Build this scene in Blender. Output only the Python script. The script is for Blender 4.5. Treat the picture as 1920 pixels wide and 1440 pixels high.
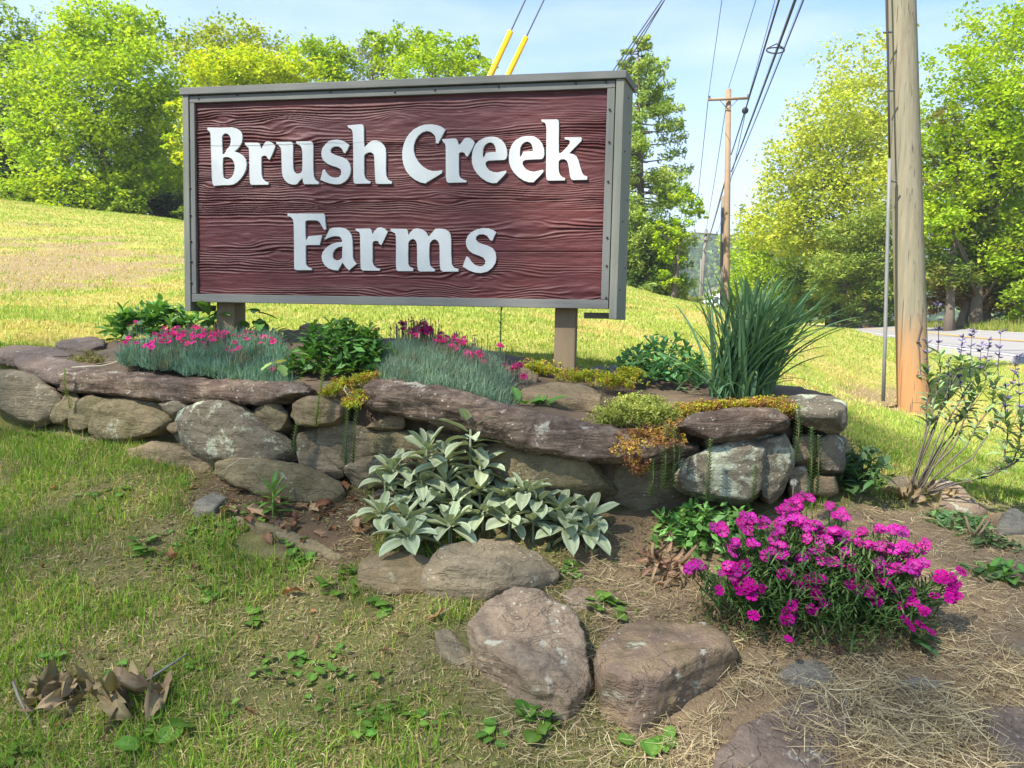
import bpy, bmesh, math, random
import numpy as np
from mathutils import Vector, Matrix

for o in list(bpy.data.objects): bpy.data.objects.remove(o)
SC = bpy.context.scene
COL = SC.collection
RNG = np.random.default_rng(11)
random.seed(5)
R_ = math.radians

# ------------------------------------------------------------------ camera
FOC = 1380.0
_p, _r = R_(4.2), R_(.85)
_U = np.array([0, math.sin(_p), math.cos(_p)]); FW = np.array([0, math.cos(_p), -math.sin(_p)]); _X = np.array([1., 0, 0])
RT = math.cos(_r)*_X + math.sin(_r)*_U
UP = math.cos(_r)*_U - math.sin(_r)*_X
CAM = np.array([0, 0, 1.2])
cd = bpy.data.cameras.new('camera'); cam = bpy.data.objects.new('camera', cd); COL.objects.link(cam)
cd.sensor_width = 36; cd.lens = 36*FOC/1920; cd.clip_start = .05; cd.clip_end = 3000
cam.matrix_world = Matrix(((RT[0], UP[0], -FW[0], CAM[0]), (RT[1], UP[1], -FW[1], CAM[1]), (RT[2], UP[2], -FW[2], CAM[2]), (0, 0, 0, 1)))
SC.camera = cam

# ------------------------------------------------------------------ light
SUN_EL, SUN_AZ = R_(50), math.atan2(-.74, -.67)     # towards the sun, azimuth from +Y clockwise
SUNV = np.array([math.sin(SUN_AZ)*math.cos(SUN_EL), math.cos(SUN_AZ)*math.cos(SUN_EL), math.sin(SUN_EL)])
w = bpy.data.worlds.new('World'); SC.world = w; w.use_nodes = True
nt = w.node_tree; nt.nodes.clear()
def _wn(t): return nt.nodes.new(t)
sky = _wn('ShaderNodeTexSky'); sky.sky_type = 'NISHITA'; sky.sun_disc = False
sky.sun_elevation = SUN_EL; sky.sun_rotation = SUN_AZ; sky.air_density = .7; sky.dust_density = .3; sky.ozone_density = 1.0
tc = _wn('ShaderNodeTexCoord'); mp = _wn('ShaderNodeMapping'); mp.inputs['Scale'].default_value = (1.0, 1.3, 4.5)
nz = _wn('ShaderNodeTexNoise'); nz.inputs['Scale'].default_value = 1.7; nz.inputs['Detail'].default_value = 6; nz.inputs['Roughness'].default_value = .55
rp = _wn('ShaderNodeMapRange'); rp.inputs[1].default_value = .42; rp.inputs[2].default_value = .72; rp.inputs[3].default_value = 0.0; rp.inputs[4].default_value = .75
mx = _wn('ShaderNodeMix'); mx.data_type = 'RGBA'
mx.inputs[7].default_value = (2.75, 3.0, 3.2, 1)
bg = _wn('ShaderNodeBackground'); bg.inputs[1].default_value = .12
wo = _wn('ShaderNodeOutputWorld')
nt.links.new(tc.outputs['Generated'], mp.inputs[0]); nt.links.new(mp.outputs[0], nz.inputs['Vector']); nt.links.new(nz.outputs[0], rp.inputs[0])
sz = _wn('ShaderNodeSeparateXYZ'); nt.links.new(tc.outputs['Generated'], sz.inputs[0])
hz = _wn('ShaderNodeMapRange'); hz.inputs[1].default_value = .37; hz.inputs[2].default_value = .17; hz.inputs[3].default_value = 0.; hz.inputs[4].default_value = .7; nt.links.new(sz.outputs[2], hz.inputs[0])
mm = _wn('ShaderNodeMath'); mm.operation = 'MAXIMUM'; nt.links.new(rp.outputs[0], mm.inputs[0]); nt.links.new(hz.outputs[0], mm.inputs[1])
nt.links.new(mm.outputs[0], mx.inputs[0]); tn = _wn('ShaderNodeMix'); tn.data_type = 'RGBA'; tn.blend_type = 'MULTIPLY'; tn.inputs[0].default_value = 1; tn.inputs[7].default_value = (.68, .90, 1.08, 1); nt.links.new(sky.outputs[0], tn.inputs[6]); nt.links.new(tn.outputs[2], mx.inputs[6]); nt.links.new(mx.outputs[2], bg.inputs[0]); nt.links.new(bg.outputs[0], wo.inputs[0])
sd = bpy.data.lights.new('sun', 'SUN'); sd.energy = 4.3; sd.angle = R_(.6); sd.color = (1, .95, .85)
so = bpy.data.objects.new('sun', sd); COL.objects.link(so)
so.rotation_euler = Vector(SUNV).to_track_quat('Z', 'Y').to_euler()
vs = SC.view_settings; vs.view_transform = 'Standard'; vs.look = 'None'; vs.gamma = 1; vs.use_curve_mapping = False
vs.exposure = 1.72

# ------------------------------------------------------------------ geometry helpers
def P(px, py, d):
    return CAM + d*(FW + (px-960)/FOC*RT - (py-720)/FOC*UP)
def proj(A):
    D = np.asarray(A, float) - CAM; z = D@FW; zz = np.where(np.abs(z) < 1e-3, 1e-3, z)
    return 960+FOC*(D@RT)/zz, 720-FOC*(D@UP)/zz, z

_perm = np.random.default_rng(3).permutation(256); _perm = np.concatenate([_perm, _perm, _perm])
_g = np.random.default_rng(4).normal(size=(256, 3)); _g /= np.linalg.norm(_g, axis=1)[:, None]
def pn(A):
    A = np.asarray(A, float); I = np.floor(A).astype(int); f = A-I; I &= 255
    u = f*f*f*(f*(f*6-15)+10); out = 0
    for dx in (0, 1):
        for dy in (0, 1):
            for dz in (0, 1):
                h = _perm[_perm[_perm[(I[:, 0]+dx) & 255]+((I[:, 1]+dy) & 255)]+((I[:, 2]+dz) & 255)]
                g = _g[h]; d = (g*(f-np.array([dx, dy, dz]))).sum(1)
                wgt = (u[:, 0] if dx else 1-u[:, 0])*(u[:, 1] if dy else 1-u[:, 1])*(u[:, 2] if dz else 1-u[:, 2])
                out = out+wgt*d
    return out*1.6
def fbm(A, o=4, l=2.0, g=.5):
    A = np.asarray(A, float); s = 0; a = 1
    for i in range(o):
        s = s+a*pn(A+i*17.3); A = A*l; a *= g
    return s
def n2(X, Y, s, off=0, o=3):
    return fbm(np.stack([X*s, Y*s, np.zeros_like(X)+off], -1), o)
def sstep(a, b, x):
    t = np.clip((x-a)/(b-a), 0, 1); return t*t*(3-2*t)
def inpoly(px, py, poly):
    c = np.zeros(np.shape(px), bool); n = len(poly)
    for i in range(n):
        x0, y0 = poly[i]; x1, y1 = poly[(i+1) % n]
        if y0 == y1: continue
        c ^= ((y0 > py) != (y1 > py)) & (px < (x1-x0)*(py-y0)/(y1-y0)+x0)
    return c

# ------------------------------------------------------------------ object helpers
def npmesh(name, V, F, col=None, smooth=False):
    V = np.asarray(V, np.float32); F = np.asarray(F, np.int32); k = F.shape[1]
    me = bpy.data.meshes.new(name)
    me.vertices.add(len(V)); me.vertices.foreach_set('co', V.ravel())
    me.loops.add(F.size); me.loops.foreach_set('vertex_index', F.ravel())
    me.polygons.add(len(F)); me.polygons.foreach_set('loop_start', np.arange(0, F.size, k, dtype=np.int32))
    if smooth: me.polygons.foreach_set('use_smooth', np.ones(len(F), bool))
    me.update(calc_edges=True)
    if col is not None:
        at = me.color_attributes.new('Col', 'FLOAT_COLOR', 'POINT')
        c = np.ones((len(V), 4), np.float32); c[:, :3] = col; at.data.foreach_set('color', c.ravel())
    return me
def tag(o, label=None, cat=None, group=None, kind=None):
    if label: o['label'] = label
    if cat: o['category'] = cat
    if group: o['group'] = group
    if kind: o['kind'] = kind
    return o
def link(name, me, mat=None, parent=None, **kw):
    o = bpy.data.objects.new(name, me); COL.objects.link(o)
    if mat is not None and me is not None and len(me.materials) == 0: me.materials.append(mat)
    if parent is not None: o.parent = parent
    return tag(o, **kw)
def empty(name, loc, label, cat, group=None):
    o = bpy.data.objects.new(name, None); COL.objects.link(o); o.location = Vector(loc); o.empty_display_size = .1
    return tag(o, label, cat, group)
def copy_tree(o, parent=None):
    c = o.copy(); COL.objects.link(c); c.parent = parent
    for ch in list(o.children): copy_tree(ch, c)
    return c
class Bag:
    """collects pieces into one mesh"""
    def __init__(s): s.V = []; s.F3 = []; s.F4 = []; s.C = []; s.n = 0
    def add(s, V, F, col=None):
        V = np.asarray(V, float); F = np.asarray(F, int)
        (s.F4 if F.shape[1] == 4 else s.F3).append(F+s.n); s.V.append(V); s.n += len(V)
        s.C.append(np.broadcast_to(np.asarray(col if col is not None else (1, 1, 1), float), (len(V), 3)))
    def mesh(s, name, origin=(0, 0, 0), smooth=False):
        V = np.concatenate(s.V)-np.asarray(origin); F = []
        if s.F3:
            f = np.concatenate(s.F3)
            if not s.F4: return npmesh(name, V, f, np.concatenate(s.C), smooth)
        f4 = np.concatenate(s.F4)
        if not s.F3: return npmesh(name, V, f4, np.concatenate(s.C), smooth)
        q = np.concatenate([f4[:, [0, 1, 2]], f4[:, [0, 2, 3]], f])
        return npmesh(name, V, q, np.concatenate(s.C), smooth)
def tubeVF(pts, rad, n=8, caps=True):
    pts = np.asarray(pts, float); m = len(pts); rad = np.broadcast_to(np.asarray(rad, float), (m,))
    T = np.gradient(pts, axis=0); T /= np.linalg.norm(T, axis=1)[:, None]+1e-9
    ref = np.array([.13, .91, .37]) if abs(T[0, 2]) > .8 else np.array([0, 0, 1.])
    V = []
    for i in range(m):
        a = np.cross(T[i], ref); a /= np.linalg.norm(a)+1e-9; b = np.cross(T[i], a)
        th = np.arange(n)*2*math.pi/n
        V.append(pts[i]+rad[i]*(np.cos(th)[:, None]*a+np.sin(th)[:, None]*b))
    V = np.concatenate(V); F = []
    for i in range(m-1):
        for j in range(n):
            F.append((i*n+j, i*n+(j+1) % n, (i+1)*n+(j+1) % n, (i+1)*n+j))
    if caps:
        V = np.concatenate([V, pts[:1], pts[-1:]]); c0, c1 = m*n, m*n+1
        for j in range(0, n, 2):
            F.append((c0, (j+2) % n, (j+1) % n, j)); F.append((c1, (m-1)*n+j, (m-1)*n+j+1, (m-1)*n+(j+2) % n))
    return V, np.array(F)
def tube(name, pts, rad, mat, parent=None, n=8, origin=(0, 0, 0), **kw):
    V, F = tubeVF(pts, rad, n)
    return link(name, npmesh(name, V-np.asarray(origin), F, smooth=True), mat, parent, **kw)
_BF = np.array([(0, 2, 3, 1), (4, 5, 7, 6), (0, 1, 5, 4), (2, 6, 7, 3), (0, 4, 6, 2), (1, 3, 7, 5)])
def boxV(lo, hi):
    return np.array([(x, y, z) for z in (lo[2], hi[2]) for y in (lo[1], hi[1]) for x in (lo[0], hi[0])], float)
def bevbox(name, lo, hi, M, b=.003):
    """bevelled box in a local frame; M maps local points to world"""
    bm = bmesh.new(); vs_ = [bm.verts.new(v) for v in boxV(lo, hi)]
    for f in _BF: bm.faces.new([vs_[i] for i in f])
    bmesh.ops.recalc_face_normals(bm, faces=bm.faces)
    bmesh.ops.bevel(bm, geom=list(bm.edges), offset=b, segments=2, affect='EDGES', profile=.6)
    for v in bm.verts: v.co = Vector(M(np.array(v.co)))
    me = bpy.data.meshes.new(name); bm.to_mesh(me); bm.free(); return me

# ------------------------------------------------------------------ materials
def newmat(name):
    m = bpy.data.materials.new(name); m.use_nodes = True; m.node_tree.nodes.clear(); return m, m.node_tree
class NT:
    def __init__(s, name):
        s.m, s.t = newmat(name)
    def n(s, t, **kw):
        x = s.t.nodes.new(t)
        for k, v in kw.items(): setattr(x, k, v)
        return x
    def l(s, a, b): s.t.links.new(a, b)
    def noise(s, vec, scale, detail=4, rough=.55, dist=0):
        x = s.n('ShaderNodeTexNoise'); x.inputs['Scale'].default_value = scale; x.inputs['Detail'].default_value = detail
        x.inputs['Roughness'].default_value = rough; x.inputs['Distortion'].default_value = dist
        if vec is not None: s.l(vec, x.inputs['Vector'])
        return x.outputs[0]
    def ramp(s, fac, a, b, lo=0., hi=1.):
        x = s.n('ShaderNodeMapRange'); x.inputs[1].default_value = a; x.inputs[2].default_value = b; x.inputs[3].default_value = lo; x.inputs[4].default_value = hi
        s.l(fac, x.inputs[0]); return x.outputs[0]
    def mix(s, fac, a, b, mode='MIX'):
        x = s.n('ShaderNodeMix', data_type='RGBA', blend_type=mode)
        if isinstance(fac, (int, float)): x.inputs[0].default_value = fac
        else: s.l(fac, x.inputs[0])
        for i, v in ((6, a), (7, b)):
            if isinstance(v, tuple): x.inputs[i].default_value = (*v, 1)
            else: s.l(v, x.inputs[i])
        return x.outputs[2]
    def math(s, op, a, b=None):
        x = s.n('ShaderNodeMath', operation=op)
        for i, v in ((0, a), (1, b)):
            if v is None: continue
            if isinstance(v, (int, float)): x.inputs[i].default_value = v
            else: s.l(v, x.inputs[i])
        return x.outputs[0]
    def mapping(s, vec, scale=(1, 1, 1), loc=(0, 0, 0)):
        x = s.n('ShaderNodeMapping'); x.inputs['Scale'].default_value = scale; x.inputs['Location'].default_value = loc
        s.l(vec, x.inputs[0]); return x.outputs[0]
    def objco(s, rnd=True):
        t = s.n('ShaderNodeTexCoord'); v = t.outputs['Object']
        if rnd:
            oi = s.n('ShaderNodeObjectInfo'); a = s.n('ShaderNodeVectorMath', operation='ADD')
            q = s.math('MULTIPLY', oi.outputs['Random'], 37.0); s.l(v, a.inputs[0]); s.l(q, a.inputs[1]); v = a.outputs[0]
        return v
    def bump(s, h, strength=.5, dist=.01):
        b = s.n('ShaderNodeBump'); b.inputs['Strength'].default_value = strength; b.inputs['Distance'].default_value = dist
        s.l(h, b.inputs['Height']); return b.outputs[0]
    def out(s, sh):
        o = s.n('ShaderNodeOutputMaterial'); s.l(sh, o.inputs[0]); return s.m
    def bsdf(s, col, rough=.8, normal=None, spec=.25, metal=0.):
        b = s.n('ShaderNodeBsdfPrincipled'); b.inputs['Roughness'].default_value = rough
        b.inputs['Specular IOR Level'].default_value = spec; b.inputs['Metallic'].default_value = metal
        if isinstance(col, tuple): b.inputs['Base Color'].default_value = (*col, 1)
        else: s.l(col, b.inputs['Base Color'])
        if normal is not None: s.l(normal, b.inputs['Normal'])
        return b.outputs[0]
def mat_plain(name, c, rough=.7, var=.25, scale=14, bump=.25, spec=.25, metal=0., bscale=60):
    t = NT(name); v = t.objco(); n = t.noise(v, scale, 5)
    col = t.mix(n, tuple(x*(1-var) for x in c), tuple(min(1, x*(1+var)) for x in c))
    return t.out(t.bsdf(col, rough, t.bump(t.noise(v, bscale, 4), bump, .003), spec, metal))
def mat_leaf(name, c, trans=.35, rough=.5, attr=True, var=.35, hue=.02, spec=.3, sat=1.0):
    """leaf: colour from the 'Col' attribute times c, with object-random variation, partly translucent"""
    t = NT(name)
    if attr:
        a = t.n('ShaderNodeVertexColor'); a.layer_name = 'Col'; col = t.mix(1., a.outputs[0], tuple(c), 'MULTIPLY')
    else:
        rgb = t.n('ShaderNodeRGB'); rgb.outputs[0].default_value = (*c, 1); col = rgb.outputs[0]
    oi = t.n('ShaderNodeObjectInfo'); h = t.n('ShaderNodeHueSaturation')
    t.l(t.ramp(oi.outputs['Random'], 0, 1, .5-hue, .5+hue), h.inputs['Hue']); h.inputs['Saturation'].default_value = sat
    t.l(t.ramp(t.math('FRACT', t.math('MULTIPLY', oi.outputs['Random'], 7.31)), 0, 1, 1-var, 1+var), h.inputs['Value']); t.l(col, h.inputs['Color'])
    b = t.bsdf(h.outputs[0], rough, None, spec)
    tr = t.n('ShaderNodeBsdfTranslucent'); ty = t.mix(1., h.outputs[0], (1.25, 1.2, .55), 'MULTIPLY'); t.l(ty, tr.inputs[0])
    ms = t.n('ShaderNodeMixShader'); ms.inputs[0].default_value = trans; t.l(b, ms.inputs[1]); t.l(tr.outputs[0], ms.inputs[2])
    return t.out(ms.outputs[0])
def mat_rock(name, c1, c2, c3, lichen=.3, lc=(.33, .35, .29), moss=.0, strata=1., stain=None, lsc=9.):
    c1, c2, c3 = [tuple(x*k for x, k in zip(c, (1.14, 1.04, .90))) for c in (c1, c2, c3)]; lc = tuple(x*k for x, k in zip(lc, (1.05, 1., .9)))
    t = NT(name); v = t.objco()
    big = t.ramp(t.noise(v, 2.6, 4, .6, .4), .34, .66); mid = t.ramp(t.noise(v, 11, 6, .65, .5), .35, .68)
    col = t.mix(big, c1, c2); col = t.mix(mid, col, c3)
    st = t.noise(t.mapping(v, (5, 5, 42)), 1., 5, .6, .8)
    col = t.mix(t.ramp(st, .4, .65, 0, .55*strata), col, tuple(x*.5 for x in c1))
    fine = t.noise(v, 75, 6, .7)
    col = t.mix(t.ramp(fine, .3, .7, 0, .5), col, tuple(x*.38 for x in c2))
    if stain: col = t.mix(t.ramp(t.noise(v, 4.5, 5, .6), .48, .6, 0, .75), col, stain)
    geo = t.n('ShaderNodeNewGeometry'); sx = t.n('ShaderNodeSeparateXYZ'); t.l(geo.outputs['Normal'], sx.inputs[0])
    upf = t.ramp(sx.outputs[2], -.3, .5, .45, 1.)
    li = t.noise(v, lsc, 7, .72, .3); lm = t.math('MULTIPLY', t.ramp(li, .63-.10*lichen, .68-.10*lichen), t.math('MULTIPLY', upf, min(1, .35+lichen)))
    lcol = t.mix(t.noise(v, 60, 3), lc, tuple(min(1, x*1.5) for x in lc)); col = t.mix(lm, col, lcol)
    sp = t.n('ShaderNodeTexVoronoi'); sp.inputs['Scale'].default_value = 38; t.l(v, sp.inputs['Vector'])
    spm = t.math('MULTIPLY', t.ramp(sp.outputs['Distance'], .2, .12), t.ramp(t.noise(v, 5, 2), .52-.1*lichen, .62))
    col = t.mix(t.math('MULTIPLY', spm, .8*min(1, lichen*2)), col, tuple(min(1, x*1.6) for x in lc))
    if moss: col = t.mix(t.math('MULTIPLY', t.ramp(t.noise(v, 6, 6, .7), .55-.1*moss, .62), moss), col, (.055, .06, .012))
    ck = t.ramp(t.math('ABSOLUTE', t.math('SUBTRACT', t.noise(t.mapping(v, (3, 3, 9)), 1.3, 4, .6, .6), .5)), .012, .002); col = t.mix(t.math('MULTIPLY', ck, .22), col, tuple(x*.22 for x in c1))
    h = t.math('ADD', t.math('MULTIPLY', fine, .5), t.math('ADD', t.math('MULTIPLY', st, .9*strata), t.math('SUBTRACT', t.math('MULTIPLY', t.noise(v, 28, 6, .7), .9), t.math('MULTIPLY', ck, .2))))
    return t.out(t.bsdf(col, .9, t.bump(h, 1., .016), .12))

M = {}
M['rock_grey'] = mat_rock('grey_fieldstone', (.24, .21, .155), (.31, .27, .195), (.175, .155, .115), .35)
M['rock_tan'] = mat_rock('tan_fieldstone', (.28, .225, .145), (.34, .275, .18), (.21, .17, .115), .12, moss=.25)
M['rock_olive'] = mat_rock('olive_fieldstone', (.215, .19, .12), (.28, .245, .155), (.155, .135, .09), .3, (.36, .38, .30), moss=.3, strata=.6)
M['rock_dark'] = mat_rock('brown_capstone', (.115, .082, .070), (.155, .112, .094), (.30, .25, .20), .45, (.34, .33, .28), strata=1.3)
M['rock_purple'] = mat_rock('purple_slab', (.18, .145, .128), (.225, .185, .165), (.145, .12, .105), .15, (.4, .42, .38), strata=.8)
M['rock_lichen'] = mat_rock('lichened_stone', (.18, .165, .13), (.27, .25, .195), (.13, .115, .095), .95, (.34, .37, .29), strata=.4, lsc=7)
M['rock_brown'] = mat_rock('weathered_brown_rock', (.31, .245, .185), (.23, .175, .14), (.40, .335, .25), .35, (.40, .41, .34), strata=.9)
M['rock_blue'] = mat_rock('blue_grey_stone', (.20, .20, .18), (.25, .245, .22), (.16, .16, .145), .1, strata=1.)
M['rock_slab'] = mat_rock('sandy_topped_slab', (.33, .255, .17), (.38, .295, .20), (.20, .15, .12), .35, (.44, .47, .38), moss=.35, stain=(.17, .12, .095))
M['soil'] = mat_plain('bed_soil', (.115, .08, .05), .95, .4, 22, .9)
M['gap'] = mat_plain('shadow_dark_soil', (.045, .036, .026), .95, .4, 22, .9)  # packed soil with the deep shadow between wall stones put into its colour
def mat_wood(name, c, var=.3, axis=2, rough=.75, bump=.35, streak=60, grey=None):
    t = NT(name); v = t.objco(False); sc = [streak]*3; sc[axis] = 2.2
    n = t.noise(t.mapping(v, tuple(sc)), 1., 5, .65, .4); big = t.noise(v, 2.5, 3)
    col = t.mix(n, tuple(x*(1-var) for x in c), tuple(x*(1+var) for x in c))
    col = t.mix(t.ramp(big, .35, .7, 0, .5), col, grey or tuple(x*.7 for x in c))
    return t.out(t.bsdf(col, rough, t.bump(n, bump, .004), .2))
M['frame'] = mat_wood('weathered_grey_wood', (.155, .155, .14), .25, 0, .85, .6, grey=(.14, .14, .12))
M['frame_v'] = mat_wood('weathered_grey_wood_upright', (.155, .155, .14), .25, 2, .85, .6, grey=(.14, .14, .12))
M['side'] = mat_wood('mildewed_side_board', (.20, .20, .165), .38, 2, .85, .6, grey=(.15, .155, .11))
M['post'] = mat_wood('treated_post', (.20, .145, .085), .3, 2, grey=(.15, .115, .07))
M['nail'] = mat_plain('rusty_screw', (.06, .05, .045), .6, .2)
# carved red board
t = NT('carved_red_paint'); v = t.objco(False)
n = t.noise(t.mapping(v, (1.2, 8, 24)), 1., 5, .6, .6); b = t.noise(v, 1.7, 3)
col = t.mix(t.ramp(n, .3, .7), (.054, .0112, .0108), (.090, .0185, .016)); col = t.mix(t.ramp(b, .4, .68, 0, .6), col, (.075, .019, .024))
col = t.mix(t.ramp(t.noise(t.mapping(v, (9, 30, 90)), 1., 3), .70, .76, 0, .55), col, (.30, .16, .15))
M['board'] = t.out(t.bsdf(col, .55, t.bump(t.noise(t.mapping(v, (6, 60, 160)), 1., 4), .25, .002), .3))
# white letters with cracks and dirt
t = NT('aged_white_letter_paint'); v = t.objco(False); sx = t.n('ShaderNodeSeparateXYZ'); t.l(v, sx.inputs[0])
wob = t.math('MULTIPLY', t.math('SUBTRACT', t.noise(t.mapping(v, (7, 7, 0)), 1., 3), .5), .022)
CRK = 1.2668
cr = t.math('ABSOLUTE', t.math('SUBTRACT', t.math('SUBTRACT', sx.outputs[2], CRK), wob))
crack = t.math('MULTIPLY', t.ramp(cr, .0028, .0012), t.ramp(sx.outputs[0], -.02, -.5, .15, 1.))
col = t.mix(t.noise(v, 9, 4), (.37, .39, .385), (.45, .47, .46))
col = t.mix(t.ramp(t.noise(v, 75, 3, .6), .68, .74, 0, .6), col, (.36, .37, .35)); col = t.mix(t.math('MULTIPLY', crack, .85), col, (.08, .08, .08))
col = t.mix(t.ramp(t.noise(t.mapping(v, (14, 14, 5)), 1., 5), .56, .75, 0, .45), col, (.47, .49, .46))
M['letter'] = t.out(t.bsdf(col, .6, t.bump(t.noise(v, 90, 3), .2, .002), .3))
M['cable'] = mat_plain('black_cable', (.025, .025, .028), .6, .1)
M['wire'] = mat_plain('grey_wire', (.07, .07, .075), .5, .1)
M['metal'] = mat_plain('galvanised_steel', (.15, .15, .145), .55, .15, 20, .1)
M['yellow'] = mat_plain('yellow_guard_plastic', (.80, .43, .01), .45, .06, 6, .05)
# big pole with clay-stained foot
t = NT('weathered_pole_wood'); v = t.objco(False); sx = t.n('ShaderNodeSeparateXYZ'); t.l(v, sx.inputs[0])
n = t.noise(t.mapping(v, (34, 34, 1.3)), 1., 6, .65, .5); big = t.noise(t.mapping(v, (5, 5, .7)), 1., 4)
col = t.mix(n, (.075, .063, .042), (.28, .245, .17)); col = t.mix(t.ramp(big, .42, .7, 0, .6), col, (.15, .155, .105))
foot = t.math('ADD', sx.outputs[2], t.math('MULTIPLY', big, 1.1)); col = t.mix(t.ramp(foot, 1.55, .95, 0, .8), col, (.36, .17, .06))
cb = t.math('MULTIPLY', t.ramp(t.noise(t.mapping(v, (55, 55, .45)), 1., 2), .63, .67), .8); col = t.mix(cb, col, (.06, .05, .04))
M['pole'] = t.out(t.bsdf(col, .85, t.bump(n, .6, .01), .15))
M['pole_far'] = mat_wood('brown_pole_wood', (.26, .175, .105), .2, 2)
M['pole_grey'] = mat_wood('grey_pole_wood', (.17, .155, .13), .2, 2)
M['bark'] = mat_wood('tree_bark', (.13, .105, .08), .4, 2, .9, .8, 14)
t = NT('road_asphalt'); v = t.objco(False); col = t.mix(t.noise(v, .6, 4), (.22, .21, .20), (.265, .25, .235)); col = t.mix(t.ramp(t.noise(v, 30, 3), .4, .7, 0, .3), col, (.16, .15, .145))
M['road'] = t.out(t.bsdf(col, .9, t.bump(t.noise(v, 40, 3), .3, .01), .15))
M['yline'] = mat_plain('yellow_road_paint', (.62, .36, .06), .8, .15, 3, .1)
M['wline'] = mat_plain('white_road_paint', (.62, .62, .60), .8, .15, 3, .1)
M['lf_tree'] = mat_leaf('tree_leaves', (1, 1, 1), .45, .55, True, 0, 0, .2)
M['lf_grass'] = mat_leaf('grass_blades', (1, 1, 1), .35, .6, True, 0, 0, .15)
M['lf_part'] = mat_leaf('garden_leaf', (1, 1, 1), .3, .5, True, .3, .015, .3)
M['straw'] = mat_leaf('dry_straw', (1, 1, 1), .15, .8, True, 0, 0, .1)
M['petal'] = mat_leaf('flower_petals', (1, 1, 1), .3, .6, True, .32, .014, .1)
M['felt'] = mat_leaf('felted_leaf', (1, 1, 1), .18, .95, True, .16, .012, .05)
M['dryleaf'] = mat_leaf('dead_leaf', (1, 1, 1), .2, .7, True, .35, .02, .2)

# ------------------------------------------------------------------ terrain
CP = """0,1440,2.0 480,1440,1.95 960,1440,1.92 1440,1440,1.9 1920,1440,1.9 -500,1440,2.1 2400,1440,1.95 0,1250,2.35 480,1250,2.3 960,1250,2.25
1440,1250,2.25 1920,1250,2.25 -500,1250,2.5 2400,1250,2.3 0,1100,2.75 450,1080,2.75 900,1080,2.7 1350,1080,2.75 1920,1100,2.75 2400,1080,2.9 -400,1050,3.0
0,950,3.3 400,960,3.12 750,960,3.05 1150,965,3.06 1480,965,3.08 1750,985,3.2 1920,985,3.35 -400,880,3.6 2400,950,3.7
0,815,4.1 200,835,3.75 350,890,3.4 600,950,3.15 -300,720,4.7 0,645,5.0 0,500,11 0,378,25 200,600,6.3 340,415,25.5 340,500,12 500,590,6.5 -400,560,7 -500,330,26
760,600,6.2 760,480,26 1000,620,5.8 1000,560,10 1180,545,26.5 1180,600,8.5 1100,690,4.8 1290,582,28 1300,650,6.6 1400,600,30 1520,614,36 1480,700,6.2 1590,800,4.5 1500,640,9
1650,650,13 1712,772,7.7 1900,880,4.7 1850,760,8 1920,684,13 1737,656,18 1680,638,24 1600,630,22 1600,641,15 1565,622,29 1530,614,45 1920,630,22 1730,617,32 1600,614,42 1920,606,27 2300,760,8 2300,690,13 2300,640,22
1650,605,50 0,385,36 340,425,37 760,490,40 1180,555,46 1320,602,75 1500,619,75 1900,606,60 0,560,220 960,612,220 1300,625,220 1900,610,220 -900,500,220 2800,600,220""".split()
CPa = np.array([[float(x) for x in c.split(',')] for c in CP])
_W = np.array([P(*c) for c in CPa])
def _uv(X, Y):
    Yc = np.maximum(Y, 1.5); return np.stack([np.clip(X/Yc, -1.6, 1.8), np.log(Yc)*.9], -1), Yc
_cu, _cy = _uv(_W[:, 0], _W[:, 1]); _cw = (_W[:, 2]-1.2)/_cy
def _phi(d2): return np.sqrt(d2+.03)
def mqfit(U_, w_, lam=1e-4):
    n = len(U_); D = ((U_[:, None]-U_[None])**2).sum(-1); A = np.zeros((n+3, n+3)); A[:n, :n] = _phi(D)-lam*np.eye(n)
    Q = np.c_[np.ones(n), U_]; A[:n, n:] = Q; A[n:, :n] = Q.T; return np.linalg.solve(A, np.r_[w_, 0, 0, 0])
def mqeval(U_, c, Q):
    out = np.empty(len(Q))
    for i in range(0, len(Q), 20000):
        q = Q[i:i+20000]; D = ((q[:, None]-U_[None])**2).sum(-1); out[i:i+20000] = _phi(D)@c[:-3]+np.c_[np.ones(len(q)), q]@c[-3:]
    return out
_cc = mqfit(_cu, _cw)
def gz(X, Y, bump=True):
    X = np.atleast_1d(np.asarray(X, float)); Y = np.atleast_1d(np.asarray(Y, float)); X, Y = np.broadcast_arrays(X, Y)
    q, Yc = _uv(X.ravel(), Y.ravel()); z = 1.2+Yc*mqeval(_cu, _cc, q)
    if bump:
        z = z+.018*n2(X.ravel(), Y.ravel(), 2.3, 1.)+.05*n2(X.ravel(), Y.ravel(), .35, 5.)*sstep(5, 12, Y.ravel())
    return z.reshape(X.shape)
def gpt(x, y, dz=0): return np.array([x, y, float(gz(x, y)[0])+dz])
def G(px, py, surf=None, lo=1.3, hi=60):
    """where the sight line through a photo pixel meets the ground"""
    f = surf or gz
    ts = np.exp(np.linspace(math.log(lo), math.log(hi), 300)); A = np.array([P(px, py, t_) for t_ in ts])
    h = A[:, 2]-f(A[:, 0], A[:, 1]); k = np.argmax(h < 0)
    if k == 0: k = len(ts)-1
    a, b = ts[k-1], ts[k]
    for _ in range(2):
        tt = np.linspace(a, b, 12); A = np.array([P(px, py, t_) for t_ in tt]); h = A[:, 2]-f(A[:, 0], A[:, 1]); k = max(1, int(np.argmax(h < 0))); a, b = tt[k-1], tt[k]
    return P(px, py, b)

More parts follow.
